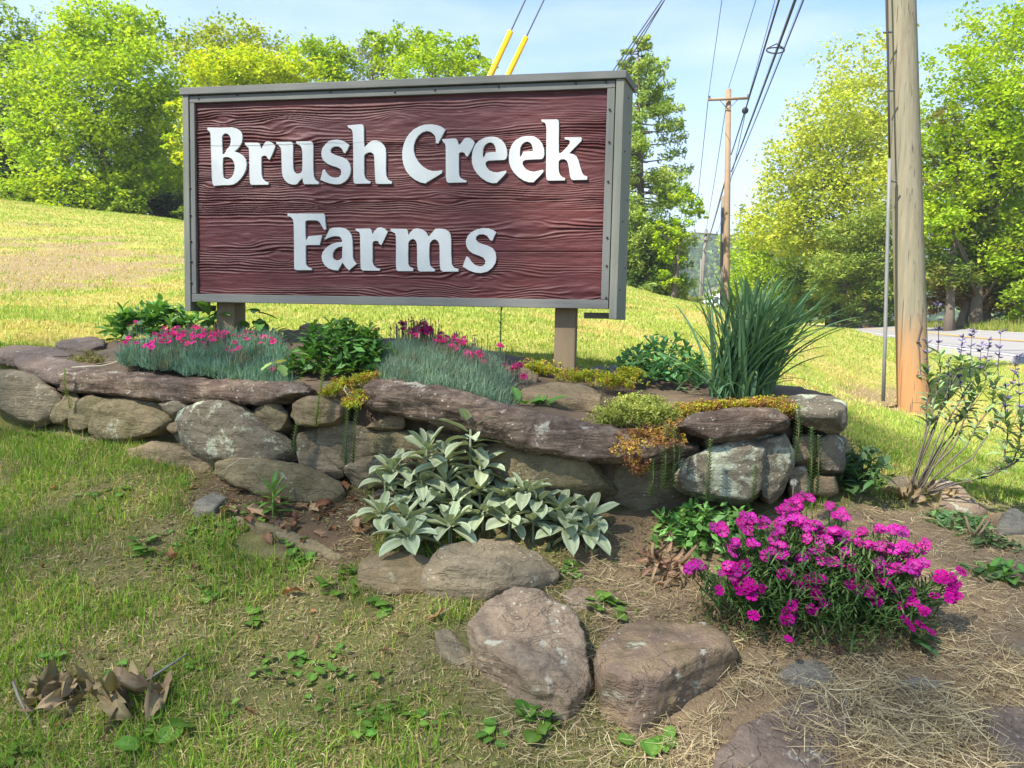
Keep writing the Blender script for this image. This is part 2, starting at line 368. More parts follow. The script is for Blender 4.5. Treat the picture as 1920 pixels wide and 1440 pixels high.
# road centreline strips: near edge and far edge in plan
ne = np.array([P(*c) for c in [(3200, 900, 7.2), (2500, 770, 9.6), (2150, 715, 11.2), (1920, 684, 13), (1737, 656, 18), (1680, 638, 24), (1600, 624, 33), (1530, 613.5, 45), (1490, 611, 60)]])
fe = np.array([P(*c) for c in [(3200, 700, 13), (2500, 655, 16.5), (2150, 639, 19), (1920, 629.5, 22), (1790, 621, 28), (1710, 616.5, 34), (1620, 613.5, 43), (1545, 611, 55), (1500, 609, 70)]])
def resamp(A, n):
    s = np.r_[0, np.cumsum(np.linalg.norm(np.diff(A, axis=0), axis=1))]; s /= s[-1]; q = np.linspace(0, 1, n)
    return np.stack([np.interp(q, s, A[:, k]) for k in range(3)], -1)
neR, feR = resamp(ne, 60), resamp(fe, 60)
ROADXY = [tuple(p[:2]) for p in neR]+[tuple(p[:2]) for p in feR[::-1]]

def warp(n, a, k): s = np.linspace(-1, 1, n); return np.sign(s)*a*(np.exp(k*np.abs(s))-1)/(math.exp(k)-1)
gx = warp(261, 700, 8.2); gy = 3+warp(281, 900, 8.4); gy = gy[gy > -40]
GX, GY = np.meshgrid(gx, gy); GZ = gz(GX, GY)
rd = inpoly(GX, GY, ROADXY); GZ = GZ-np.where(rd, .15, 0)
far = sstep(220, 320, GY); GZ = GZ*(1-far)+far*(0.5)
nb = GY < 1.4
ny, nx = GX.shape; idx = np.arange(nx*ny).reshape(ny, nx)
GF = np.stack([idx[:-1, :-1], idx[:-1, 1:], idx[1:, 1:], idx[1:, :-1]], -1).reshape(-1, 4)
# what covers the ground: r = bare reddish earth, g = lawn, b = straw litter
BARE = [(1120, 955), (1500, 945), (1760, 950), (1960, 1000), (2100, 1500), (1330, 1500), (1240, 1330), (1120, 1130), (1050, 1010)]
LITTER = [(380, 890), (690, 920), (700, 1070), (600, 1060), (430, 985), (360, 960)]
CLAY1 = [(-200, 440), (200, 470), (340, 520), (330, 560), (120, 560), (-200, 545)]
CLAY2 = [(1480, 690), (1560, 715), (1650, 745), (1760, 765), (1720, 785), (1620, 770), (1500, 740)]
def cover(X, Y, Z):
    px, py, d = proj(np.stack([X, Y, Z], -1)); w_ = 70*(n2(X, Y, 1.1, 7)); w2 = 50*n2(X, Y, 1.7, 9)
    s = np.where(d < 5, 1, .35)
    bare = inpoly(px+w_*s, py+w2*s, BARE) & (d > .3) & (d < 4.2)
    lit = inpoly(px+.4*w_, py+.4*w2, LITTER) & (d > .3) & (d < 4.2)
    e1 = 1-((px-90)/290)**2-((py-500)/62)**2; e2 = 1-((px-1640)/130)**2-((py-748)/26)**2; cl = (np.maximum(e1, e2)+.95*n2(X, Y, 1.3, 33)+.5*n2(X, Y, 6, 35, 2) > .35) & (np.maximum(e1, e2) > -.9) & (d > 4.5)
    return bare, lit, cl
ba, li_, cl_ = cover(GX.ravel(), GY.ravel(), GZ.ravel())
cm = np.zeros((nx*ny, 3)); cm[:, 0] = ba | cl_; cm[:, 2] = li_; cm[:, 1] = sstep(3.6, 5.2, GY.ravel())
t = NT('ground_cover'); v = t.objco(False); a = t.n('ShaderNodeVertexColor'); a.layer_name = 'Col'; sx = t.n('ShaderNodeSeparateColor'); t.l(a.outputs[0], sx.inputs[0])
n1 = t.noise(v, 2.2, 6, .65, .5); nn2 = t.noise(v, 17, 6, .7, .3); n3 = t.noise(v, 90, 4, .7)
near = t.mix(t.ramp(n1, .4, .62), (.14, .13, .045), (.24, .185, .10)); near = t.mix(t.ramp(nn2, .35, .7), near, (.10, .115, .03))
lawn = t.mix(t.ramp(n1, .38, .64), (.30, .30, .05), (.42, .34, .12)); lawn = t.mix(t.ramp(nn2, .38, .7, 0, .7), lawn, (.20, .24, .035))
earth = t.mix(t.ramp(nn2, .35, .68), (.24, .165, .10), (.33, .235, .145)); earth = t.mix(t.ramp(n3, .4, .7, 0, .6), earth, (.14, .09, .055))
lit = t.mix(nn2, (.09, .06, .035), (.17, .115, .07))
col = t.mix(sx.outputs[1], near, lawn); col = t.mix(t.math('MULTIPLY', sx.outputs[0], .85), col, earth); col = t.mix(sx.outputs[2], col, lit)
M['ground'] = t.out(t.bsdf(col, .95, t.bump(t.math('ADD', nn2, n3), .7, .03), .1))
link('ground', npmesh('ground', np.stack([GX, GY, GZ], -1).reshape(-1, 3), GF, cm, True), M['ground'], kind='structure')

# road
k = np.array([-.025, 0, .14, .28, .42, .56, .7, .84, 1.])
RV = (neR[:, None]*(1-k)[None, :, None]+feR[:, None]*k[None, :, None])
idx = np.arange(60*9).reshape(60, 9); RF = np.stack([idx[:-1, :-1], idx[1:, :-1], idx[1:, 1:], idx[:-1, 1:]], -1).reshape(-1, 4)
RV = RV+np.array([0, 0, .09]); RV[:, 0, 2] -= .45
road = link('road', npmesh('road', RV.reshape(-1, 3), RF, smooth=True), M['road'], kind='structure')
def stripe(name, f0, f1, mat, dz=.102):
    A = neR*(1-f0)+feR*f0; B = neR*(1-f1)+feR*f1; V = np.concatenate([A, B])+np.array([0, 0, dz]); n = 60
    F = [(i, i+1, n+i+1, n+i) for i in range(n-1)]; link(name, npmesh(name, V, F), mat, road)
stripe('centre_line', .490, .505, M['yline']); stripe('centre_line', .525, .540, M['yline'])
stripe('edge_line', .035, .05, M['wline']); stripe('edge_line', .95, .965, M['wline'])

# raised planting bed behind the wall
BP = np.array([(30, 668, 4.45), (120, 692, 4.1), (200, 697, 3.92), (320, 712, 3.75), (400, 718, 3.62), (500, 722, 3.5), (590, 726, 3.42), (690, 726, 3.3), (850, 745, 3.18), (1000, 780, 3.12), (1150, 806, 3.08), (1290, 800, 3.12), (1400, 785, 3.15), (1470, 775, 3.22), (1560, 758, 3.4)])
BB = np.array([(1570, 745, 3.8), (1500, 722, 4.05), (1300, 705, 4.2), (1100, 690, 4.3), (900, 655, 4.42), (700, 630, 4.5), (560, 618, 4.6), (345, 628, 4.75), (190, 640, 4.95), (60, 655, 4.8)])
BM = np.array([(400, 670, 4.1), (640, 672, 3.95), (860, 700, 3.75), (1050, 735, 3.65), (1250, 745, 3.7), (1400, 745, 3.7)])
bw = np.array([P(*c) for c in np.concatenate([BP, BB, BM])]); bu, by_ = _uv(bw[:, 0], bw[:, 1]); bc = mqfit(bu, (bw[:, 2]-1.2)/by_, 1e-3)
def bz(X, Y):
    X = np.atleast_1d(np.asarray(X, float)); Y = np.atleast_1d(np.asarray(Y, float)); X, Y = np.broadcast_arrays(X, Y)
    q, Yc = _uv(X.ravel(), Y.ravel()); z = 1.2+Yc*mqeval(bu, bc, q); return (z+.012*n2(X.ravel(), Y.ravel(), 5., 2.)).reshape(X.shape)
bpoly = [tuple(P(*c)[:2]) for c in np.concatenate([BP, BB])]
xs = np.linspace(-3.3, 1.7, 130); ys = np.linspace(2.7, 5.2, 70); BX, BY = np.meshgrid(xs, ys); BZ = bz(BX, BY); ins = inpoly(BX, BY, bpoly)
BZ = np.where(ins, BZ, np.minimum(BZ, gz(BX, BY)-.08)); idx = np.arange(BX.size).reshape(BX.shape)
BFc = np.stack([idx[:-1, :-1], idx[:-1, 1:], idx[1:, 1:], idx[1:, :-1]], -1).reshape(-1, 4)
keep = ins.ravel()[BFc].any(1); BFc = BFc[keep]
use, inv = np.unique(BFc, return_inverse=True)
link('planting_bed_soil', npmesh('planting_bed_soil', np.stack([BX, BY, BZ], -1).reshape(-1, 3)[use], inv.reshape(BFc.shape), smooth=True), M['soil'], kind='structure')
def B(px, py): return G(px, py, lambda X, Y: np.maximum(bz(X, Y), gz(X, Y, False)-.3), 2.6, 7)

# ------------------------------------------------------------------ the carved sign
def rotm(y, l, r):
    return np.array(Matrix.Rotation(y, 3, 'Z') @ Matrix.Rotation(l, 3, 'X') @ Matrix.Rotation(r, 3, 'Y'))
SM = rotm(-.1783, .0017, .0074); SO = np.array([-.6709, 3.9971, 1.2735]); SB = .35
def S(px, py, y=0.):
    """photo point carried onto the plane y = const of the sign; returns sign coordinates"""
    d = SM.T@(P(px, py, 1)-CAM); o = SM.T@(CAM-SO); q = o+d*(y-o[1])/d[1]; q[2] += SB; return q
def sworld(q): return SM@(np.asarray(q)-np.array([0, 0, SB]))+SO
sign = empty('farm_sign', sworld((0, 0, 0)), 'large maroon carved wooden sign reading Brush Creek Farms in a grey frame on two posts', 'sign')
sign.rotation_euler = Matrix(SM.tolist()).to_euler()
ident = lambda q: q
zt = (S(361, 192)[2]+S(1137, 164)[2])/2; zb = (S(368, 552)[2]+S(1128, 561)[2])/2
xl = (S(361, 192)[0]+S(368, 552)[0])/2; xr = (S(1137, 164)[0]+S(1128, 561)[0])/2
fb = (S(352, 566)[2]+S(1146, 579)[2])/2; ft = 1.195+SB
XL, XR = -1.22+.036, 1.22-.040
def part(name, lo, hi, mat, b=.003, **kw): return link(name, bevbox(name, lo, hi, ident, b), mat, sign, **kw)
part('frame_board', (XL+.004, .006, zt), (XR-.004, .034, ft-.004), M['frame'])
part('frame_board', (XL+.004, .006, fb), (XR-.004, .034, zb), M['frame'])
part('frame_board', (XL+.004, .0075, zb+.001), (xl, .0345, zt-.001), M['frame_v'])
part('frame_board', (xr, .0075, zb+.001), (XR-.004, .0345, zt-.001), M['frame_v'])
part('side_board', (-1.22, 0, SB-.002), (XL, .20, ft), M['side'])
FLR = lambda q: np.array([q[0]+.20*max(q[1], 0)*(q[0] > 1.0), q[1], q[2]])
link('side_board', bevbox('side_board', (XR, 0, SB-.002), (1.22, .20, ft), FLR, .003), M['side'], sign)
link('top_cap', bevbox('top_cap', (-1.232, -.010, ft+.001), (1.230, .215, ft+.040), FLR, .004), M['frame'], sign)
part('back_panel', (XL+.005, .07, fb+.005), (XR-.005, .19, ft-.005), M['frame'])
q0, q1 = S(362, 572, .14), S(404, 582, .14); part('support_block', (q0[0], .11, q1[2]), (q1[0], .15, q0[2]), M['post'])
q0, q1 = S(1096, 586, .14), S(1146, 598, .14); part('support_block', (q0[0], .11, q1[2]), (XR-.002, .15, q0[2]), M['frame'])
for px0, pxb in ((406, 425), (1040, 1060)):
    q = S(px0, 600, .075); pb = S(pxb, 690, .075)[2]
    wd = .112
    part('post', (q[0], .075, pb-.28), (q[0]+wd, .187 if px0 > 900 else .20, fb+.3), M['post'], .006)
# planks with sandblasted relief
zj = [zb-.004, (S(500, 470)[2]+S(1000, 470)[2])/2, (S(500, 374)[2]+S(1000, 371)[2])/2, (S(400, 272)[2]+S(1000, 263)[2])/2, zt+.004]
KN = [(-.98, zt-.09, .018), (-.64, zt-.13, .028), (-.55, zt-.19, .03), (.02, zt-.14, .022), (.09, zt-.13, .03), (.52, zt-.12, .03), (.42, zb+.10, .03), (.05, zb+.13, .022), (-.85, zb+.32, .022),
      (-.62, zb+.22, .026), (.74, zb+.36, .035), (.30, zb+.52, .022), (.55, zb+.05, .04), (1.02, zb+.05, .04), (.88, zj[2]+.17, .055), (-.40, zj[2]+.06, .03), (-.36, zj[1]+.28, .02), (.02, zb+.05, .03), (.66, zb+.11, .025), (.28, zb+.62, .02), (-1.05, zj[3]-.2, .02)]
def relief(Uu, Vv, seed):
    sh = Uu.shape; u = Uu.ravel(); v = Vv.ravel(); z0 = np.zeros_like(u)+seed
    ww = v+.013*fbm(np.stack([u*1.5, v*5, z0], -1), 2)+.006*fbm(np.stack([u*6, v*16, z0+3], -1), 2)
    kin = np.zeros_like(u)
    for ku, kv, kr in KN:
        du, dv = (u-ku)/2.2, v-kv; d2 = du*du+dv*dv
        ww = ww-dv*np.minimum(.85, 2.2*kr*kr/(d2+kr*kr*.9))*np.exp(-d2/(kr*kr*14)); kin = np.maximum(kin, np.exp(-(du*du+dv*dv)/(kr*kr*.5)))
    vv = np.linspace(-.2, 2.2, 3000); f_ = 66+75*fbm(np.stack([vv*9, 0*vv+seed*3, 0*vv], -1), 2); f_ = np.clip(f_, 14, 140); ph = np.cumsum(f_)*(vv[1]-vv[0])
    rho = np.interp(ww, vv, ph); fr = np.interp(ww, vv, f_)
    s = .5+.5*np.cos(2*math.pi*rho); am = np.clip(.42+1.15*fbm(np.stack([u*.7, v*10, z0+9], -1), 2), .06, 1.15)*np.clip(70/fr, .45, 1.25)
    h = (s**1.8)*.0068*am*(1-.75*kin)+.003*kin
    h += .0016*fbm(np.stack([u*9, v*40, z0+5], -1), 3)
    return h.reshape(sh)
YB = .027
for i in range(4):
    z0, z1 = zj[i], zj[i+1]; nv = int((z1-z0)/.0026); nu = 300
    u = np.linspace(xl-.003, xr+.003, nu); vv = np.linspace(z0+.0007, z1-.0007, nv); Uu, Vv = np.meshgrid(u, vv)
    h = relief(Uu, Vv, i*1.7+.3); edge = np.minimum(Vv-z0, z1-Vv)
    wobj = .0018+.0012*n2(Uu.ravel(), Vv.ravel()*0+i, 5.).reshape(Uu.shape)
    h = h-.012*(1-sstep(0, 1., edge/np.maximum(wobj, .0006)))*np.clip(.55-.45*(Uu/1.2)*(1 if i != 1 else -.4), .15, 1)
    V = np.stack([Uu, YB-h, Vv], -1).reshape(-1, 3); n0 = len(V); idx = np.arange(n0).reshape(nv, nu)
    F = np.stack([idx[:-1, :-1], idx[:-1, 1:], idx[1:, 1:], idx[1:, :-1]], -1).reshape(-1, 4)
    per = np.concatenate([idx[0], idx[1:, -1], idx[-1, -2::-1], idx[-2:0, 0][::-1]]) if False else np.concatenate([idx[0, :], idx[1:, -1], idx[-1, :-1][::-1], idx[1:-1, 0][::-1]])
    m = len(per); bk = V[per].copy(); bk[:, 1] = YB+.03; V = np.concatenate([V, bk]); j = np.arange(m); F = np.concatenate([F, np.stack([per[j], n0+j, n0+(j+1) % m, per[(j+1) % m]], -1)])
    link('plank', npmesh('plank', V, F, smooth=True), M['board'], sign)
# letters: (photo-crop origin, scale, outline, holes)
A_ = (380, 220, 10.283); B_ = (560, 220, 10.283); C_ = (740, 220, 10.283); D_ = (920, 210, 9.6); E_ = (530, 390, 9.143); F_ = (730, 400, 9.143)
def pl(s): return [tuple(float(a) for a in c.split(',')) for c in s.split()]
R1 = "815,495 1060,495 1090,510 1105,550 1118,635 1150,575 1195,500 1215,475 1260,468 1310,480 1360,515 1395,555 1350,680 1288,815 1255,790 1235,750 1200,735 1160,740 1128,765 1125,900 1130,1100 1150,1180 1190,1230 1225,1250 1262,1255 1262,1295 1100,1298 945,1298 915,1270 905,1150 900,800 895,620 880,580 840,550 820,520"
LT = [
 ('B', A_, "90,200 330,205 560,198 650,220 720,265 755,320 762,390 750,480 715,550 660,615 600,655 690,690 770,740 825,810 843,900 830,1000 790,1090 730,1180 660,1250 590,1290 520,1303 380,1305 215,1318 192,1280 180,1180 170,900 160,600 155,400 150,310 130,270 92,240",
  ["368,380 385,335 430,305 480,315 525,355 545,420 540,500 515,570 470,610 450,660 425,700 400,718 372,710", "390,775 430,760 500,765 560,795 600,850 620,930 615,1020 590,1110 545,1170 490,1195 430,1190 395,1160 385,1080 380,900"]),
 ('r', A_, R1, []),
 ('u', A_, "1420,480 1700,475 1725,490 1738,540 1735,800 1738,950 1750,1030 1780,1080 1830,1095 1891,1075 1921,1030 1926,900 1923,650 1906,580 1871,535 1822,515 1805,490 1806,470 2081,465 2113,490 2126,550 2126,1000 2136,1130 2161,1200 2201,1235 2236,1250 2234,1285 1961,1285 1936,1250 1923,1160 1861,1225 1820,1280 1790,1293 1720,1292 1650,1270 1590,1220 1550,1150 1530,1060 1522,850 1518,640 1500,580 1460,535 1425,510", []),
 ('s', B_, "530,505 580,465 650,440 740,432 830,450 910,490 970,535 940,610 893,690 860,668 850,630 815,585 760,558 690,558 635,585 605,635 615,680 665,715 760,750 860,780 930,825 980,900 1000,980 990,1080 950,1170 890,1235 810,1280 720,1290 610,1275 500,1240 420,1200 445,1110 465,1020 490,1010 510,1050 560,1110 620,1150 700,1170 770,1160 815,1110 825,1050 800,990 740,960 640,930 550,890 480,830 445,760 438,680 460,590", []),
 ('h', B_, "945,160 1100,145 1210,138 1240,155 1250,200 1252,450 1260,588 1310,540 1370,480 1420,455 1490,448 1570,478 1630,530 1670,595 1680,700 1675,1000 1685,1130 1715,1200 1760,1230 1790,1235 1790,1278 1510,1280 1485,1255 1475,1150 1465,900 1460,760 1440,700 1390,670 1335,675 1285,700 1258,735 1255,900 1258,1090 1275,1170 1320,1215 1378,1235 1375,1272 1085,1278 1062,1245 1055,1150 1055,700 1048,350 1040,270 1010,220 955,190", []),
 ('C', C_, "972,238 900,185 820,155 700,138 580,145 480,175 370,235 290,310 220,410 175,530 150,650 150,780 170,900 215,1020 290,1120 390,1200 490,1250 590,1270 690,1205 800,1140 908,1070 905,1022 820,1040 720,1040 620,1005 530,945 450,860 390,750 360,640 365,540 395,440 450,350 530,285 620,260 690,275 750,320 785,370 798,430 793,490 838,502 880,410", []),
 ('r', C_, "920,425 1160,412 1195,430 1215,480 1232,550 1280,500 1340,420 1385,398 1450,405 1510,445 1538,490 1480,620 1405,755 1370,735 1355,690 1310,665 1260,670 1235,695 1230,900 1235,1100 1255,1160 1310,1200 1380,1220 1378,1250 1180,1255 1035,1258 1005,1230 990,1150 988,800 988,560 970,500 930,465", []),
]
EO = "700,435 780,445 860,490 920,565 955,660 962,760 945,820 915,845 780,850 630,858 580,880 568,930 590,980 640,1040 710,1070 790,1080 870,1060 940,1045 948,1072 880,1150 770,1262 690,1262 600,1235 500,1170 420,1090 365,1000 335,900 330,800 345,690 385,590 450,510 560,450 640,437"
EH = "520,730 530,640 560,580 610,540 660,528 710,545 745,590 762,650 765,710 660,715 590,722 560,780 540,815 522,790"
LT += [('e', (850.5, 211.5, 9.6), EO, [EH]), ('e', D_, EO, [EH]),
 ('k', D_, "915,140 1050,140 1190,135 1215,150 1225,200 1222,500 1222,720 1235,745 1260,745 1300,715 1380,630 1430,560 1430,525 1400,495 1340,490 1335,462 1480,458 1620,455 1640,475 1630,520 1570,580 1400,745 1480,762 1540,800 1575,870 1610,990 1640,1090 1670,1140 1735,1165 1735,1215 1480,1222 1450,1200 1430,1140 1415,1020 1395,920 1370,870 1320,845 1260,850 1222,880 1218,1000 1225,1080 1250,1140 1290,1180 1335,1190 1332,1228 1040,1232 1010,1210 1002,1120 1005,700 1008,300 1000,230 975,190 920,170", []),
 ('F', E_, "85,100 400,100 690,98 715,115 722,200 740,360 710,375 680,320 640,250 600,215 540,208 420,208 390,225 382,260 385,450 390,590 440,490 550,480 660,470 665,490 630,632 420,632 392,645 388,800 392,960 420,1010 470,1035 498,1045 495,1062 225,1062 200,1040 198,900 195,500 190,260 175,190 140,155 85,130", []),
 ('a', E_, "720,540 760,460 805,365 850,345 970,338 1060,350 1130,400 1175,470 1190,550 1195,700 1195,840 1215,900 1265,955 1200,1010 1135,1068 1080,1010 1025,930 985,1000 945,1068 860,1060 780,1030 715,970 680,900 668,830 690,750 750,680 840,620 930,595 1025,588 1015,540 985,490 920,478 850,485 780,510", ["1025,655 950,668 890,710 855,770 850,830 870,880 920,905 970,895 1020,860"]),
 ('r', E_, "1250,360 1480,355 1510,370 1525,420 1537,470 1570,400 1625,345 1680,335 1740,355 1795,405 1745,520 1690,635 1655,615 1640,570 1600,560 1555,570 1537,600 1535,750 1535,920 1555,990 1600,1030 1665,1045 1660,1072 1370,1070 1340,1040 1335,900 1330,600 1328,450 1310,410 1255,385", []),
 ('m', F_, "22,270 280,270 305,290 315,390 370,320 420,270 480,262 560,280 620,320 650,370 665,410 720,350 790,270 870,265 950,275 1010,310 1045,370 1055,450 1055,700 1065,870 1095,930 1180,960 1178,995 920,998 880,970 868,880 865,650 860,530 830,470 780,442 730,460 690,510 680,600 678,750 690,880 720,930 775,960 775,993 520,995 490,970 480,870 478,650 475,520 450,460 405,435 355,455 322,500 315,700 318,870 345,920 405,945 402,988 150,988 120,960 115,850 118,600 115,400 100,340 25,300", []),
 ('s', F_, "1830,325 1780,295 1700,262 1600,258 1500,280 1410,325 1345,390 1315,470 1325,560 1360,630 1430,685 1530,720 1610,755 1650,810 1645,870 1600,910 1540,915 1460,890 1400,830 1355,760 1325,745 1300,800 1262,910 1360,975 1460,1010 1570,1022 1680,995 1760,935 1815,850 1830,760 1815,670 1765,600 1690,560 1590,530 1510,495 1475,440 1490,390 1540,360 1610,357 1670,380 1715,430 1725,455 1765,468 1790,400", [])]
YL = .0145
tmp = []
for ch, (ox, oy, s_), out_, holes in LT:
    cu = bpy.data.curves.new('letter', 'CURVE'); cu.dimensions = '2D'; cu.fill_mode = 'BOTH'; cu.extrude = .008; cu.bevel_depth = .0015; cu.bevel_resolution = 1
    for poly in [out_]+holes:
        pts = [S(ox+a/s_, oy+b/s_, YL) for a, b in pl(poly)]; sp = cu.splines.new('POLY'); sp.points.add(len(pts)-1)
        for q, pt in zip(sp.points, pts): q.co = (pt[0], pt[2], 0, 1)
        sp.use_cyclic_u = True
    ob = bpy.data.objects.new('letter', cu); COL.objects.link(ob); tmp.append((ch, ob))
dg = bpy.context.evaluated_depsgraph_get()
for ch, ob in tmp:
    me = bpy.data.meshes.new_from_object(ob.evaluated_get(dg)); me.name = 'letter'
    n_ = len(me.vertices); a = np.empty(n_*3, np.float32); me.vertices.foreach_get('co', a); a = a.reshape(-1, 3)
    me.vertices.foreach_set('co', np.stack([a[:, 0], YL+.010-a[:, 2], a[:, 1]], -1).astype(np.float32).ravel()); me.update(); me.materials.clear()
    bpy.data.objects.remove(ob); link('letter', me, M['letter'], sign, label='white raised letter '+ch)
# screws
V, F = tubeVF([(0, .012, 0), (0, .001, 0)], .006, 6); scr = npmesh('screw', V, F)
def pxs(*a): return [S(x, y, .006) for x, y in a]
for q in pxs((372, 184), (445, 178), (620, 172), (740, 172), (815, 168), (935, 162), (1080, 156), (1136, 154), (1143, 205), (1142, 266), (1140, 340), (1138, 445), (1137, 498), (1136, 558), (354, 262), (356, 352), (357, 403), (358, 452), (359, 490), (359, 530)):
    o = link('screw', scr, M['nail'], sign); o.location = (q[0], 0, q[2])
V, F = tubeVF([(1.2195, 0, 0), (1.2235, 0, 0)], .005, 6); sc2 = npmesh('screw', V, F)
for yy, zz in ((.05, .5), (.15, .62), (.06, .85), (.14, .97), (.05, 1.2), (.15, 1.32), (.1, 1.48)):
    o = link('screw', sc2, M['nail'], sign); o.location = (.20*yy, yy, zz)

# ------------------------------------------------------------------ stones
PEND = []      # (object, world points lists, voxel, disp amplitude, noise scale, mat)
def hullbm(bm, pts):
    vs_ = [bm.verts.new(tuple(p)) for p in pts]
    r = bmesh.ops.convex_hull(bm, input=vs_)
    junk = list({v for v in r['geom_interior'] if isinstance(v, bmesh.types.BMVert)} | {v for v in r['geom_unused'] if isinstance(v, bmesh.types.BMVert)})
    for v in junk:
        if v.is_valid: bm.verts.remove(v)
def stone(name, hulls, mat, parent=None, vox=.013, amp=.012, ns=9., strata=.5, smooth=3, **kw):
    allp = np.concatenate([np.asarray(h, float) for h in hulls]); c = allp.mean(0); c[2] = allp[:, 2].min()
    org = c if parent is None else np.array(parent.location)
    bm = bmesh.new()
    for h in hulls: hullbm(bm, np.asarray(h)-org)
    bmesh.ops.recalc_face_normals(bm, faces=bm.faces)
    me = bpy.data.meshes.new(name); bm.to_mesh(me); bm.free()
    o = link(name, me, None, parent, **kw)
    if parent is None: o.location = Vector(org)
    md = o.modifiers.new('r', 'REMESH'); md.mode = 'VOXEL'; md.voxel_size = vox
    m2 = o.modifiers.new('s', 'SMOOTH'); m2.factor = .5; m2.iterations = smooth
    PEND.append((o, org, amp, ns, strata, mat)); return o
def finish_stones():
    dg = bpy.context.evaluated_depsgraph_get(); dg.update()
    got = [bpy.data.meshes.new_from_object(o.evaluated_get(dg)) for o, *_ in PEND]
    for (o, org, amp, ns, strata, mat), me in zip(PEND, got):
        o.modifiers.clear(); old = o.data; me.name = old.name.split('.')[0]; o.data = me
        n_ = len(me.vertices); a = np.empty(n_*3, np.float32); me.vertices.foreach_get('co', a); a = a.reshape(-1, 3).astype(float)
        nn = np.empty(n_*3, np.float32); me.vertices.foreach_get('normal', nn); nn = nn.reshape(-1, 3)
        wpt = a+org
        nm_ = o.name.split('.')[0]; cv = a.mean(0); rg = np.random.default_rng(int(abs(org[0]*1000+a[0, 0]*7777+len(a))) % 99991)
        ext = np.ptp(a, axis=0)
        for k_ in range(8 if nm_ == 'rock' else 11):
            nk = rg.normal(size=3); nk /= np.maximum(ext, .03)**.5; nk /= np.linalg.norm(nk); pr_ = (a-cv)@nk; lim_ = pr_.max()*(rg.uniform(.90, .985) if nm_ == 'rock' else rg.uniform(.80, .95)) if ext.max() < .8 else pr_.max()*rg.uniform(.9, .99); ov = np.maximum(pr_-lim_, 0); a = a-nk*(ov*.93)[:, None]
        d = fbm(wpt*ns, 4)*.6+strata*fbm(wpt*np.array([3.5, 3.5, 42]), 3)*.45*(1-np.abs(nn[:, 2])*.7)+.30*(np.abs(fbm(wpt*ns*2.1+5, 3))-.3)
        a = a+nn*(amp*d)[:, None]
        me.vertices.foreach_set('co', a.astype(np.float32).ravel()); me.polygons.foreach_set('use_smooth', np.ones(len(me.polygons), bool)); me.update()
        me.materials.clear(); me.materials.append(mat); bpy.data.meshes.remove(old)

WX = [(-100, 4.35), (0, 4.2), (100, 4.02), (200, 3.82), (330, 3.6), (450, 3.45), (600, 3.28), (800, 3.15), (1000, 3.07), (1200, 3.05), (1400, 3.06), (1490, 3.12), (1600, 3.3)]
def dW(x): return float(np.interp(x, [a for a, b in WX], [b for a, b in WX]))
wall = empty('retaining_wall', P(900, 900, 3.3), 'low dry stacked fieldstone retaining wall holding up the flower bed under the sign', 'wall')
def wstone(poly, mat, dd=0., th=.22, bulge=.045, name='stone', **kw):
    poly = [tuple(map(float, p)) for p in poly]; cx = sum(p[0] for p in poly)/len(poly); cy = sum(p[1] for p in poly)/len(poly); d = dW(cx)
    pts = []
    for x, y in poly:
        dl = d+dd+.55*(dW(x)-d)
        x, y = cx+(x-cx)*1.09, cy+(y-cy)*1.10
        j = RNG.uniform(.74, .95); pts += [P(x, y, dl), P(cx+(x-cx)*j, cy+(y-cy)*j, dl-bulge*RNG.uniform(.7, 1.15)), P(cx+(x-cx)*.94, cy+(y-cy)*.94, dl+th)]
    kw.setdefault('smooth', 0); kw.setdefault('amp', .014); kw.setdefault('vox', .010)
    return stone(name, [pts], mat, wall, **kw)
G_, T_, O_, L_ = M['rock_grey'], M['rock_tan'], M['rock_olive'], M['rock_lichen']
wstone([(-40, 705), (0, 698), (30, 697), (60, 705), (100, 735), (120, 748), (105, 775), (78, 798), (40, 790), (0, 765), (-40, 740)], M['rock_grey'], -.05, .3, .06)
wstone([(125, 742), (140, 738), (150, 752), (142, 780), (128, 797), (105, 797), (96, 782), (103, 762)], O_, -.02)
wstone([(143, 753), (172, 743), (195, 753), (192, 782), (172, 802), (142, 806), (128, 797), (130, 775)], O_, -.03)
wstone([(182, 763), (205, 748), (240, 748), (290, 758), (322, 770), (330, 790), (322, 812), (265, 816), (230, 824), (190, 822), (172, 808)], O_, 0, .25, .06)
wstone([(298, 757), (330, 750), (360, 758), (356, 772), (330, 781), (310, 771)], G_, -.02, .15, .03)
wstone([(315, 795), (335, 789), (357, 792), (357, 800), (325, 813), (314, 805)], T_, -.05, .15, .02)
wstone([(345, 768), (375, 760), (410, 757), (450, 760), (478, 774), (487, 795), (545, 820), (560, 838), (555, 858), (520, 867), (470, 863), (400, 863), (360, 846), (335, 826), (326, 810), (343, 795)], L_, -.06, .28, .06, label='broad stone with pale lichen along its top edge')
wstone([(480, 770), (495, 759), (520, 760), (538, 775), (550, 806), (535, 813), (510, 808), (490, 790)], O_, 0, .2, .04)
wstone([(553, 757), (575, 744), (610, 744), (640, 755), (646, 780), (630, 796), (590, 801), (560, 795), (549, 780)], M['rock_tan'], -.06, .25, .06, label='rounded mossy stone under the gap between the long capstones')
wstone([(240, 845), (290, 831), (330, 836), (370, 858), (412, 868), (416, 890), (380, 898), (330, 884), (280, 870), (250, 862)], T_, -.08, .25, .03)
wstone([(150, 822), (240, 826), (300, 834), (330, 845), (250, 850), (150, 835)], O_, .02, .2, .03)
wstone([(414, 870), (440, 861), (490, 864), (520, 878), (560, 873), (600, 885), (632, 905), (642, 925), (632, 945), (580, 948), (500, 933), (440, 908), (414, 890)], O_, -.13, .3, .05)
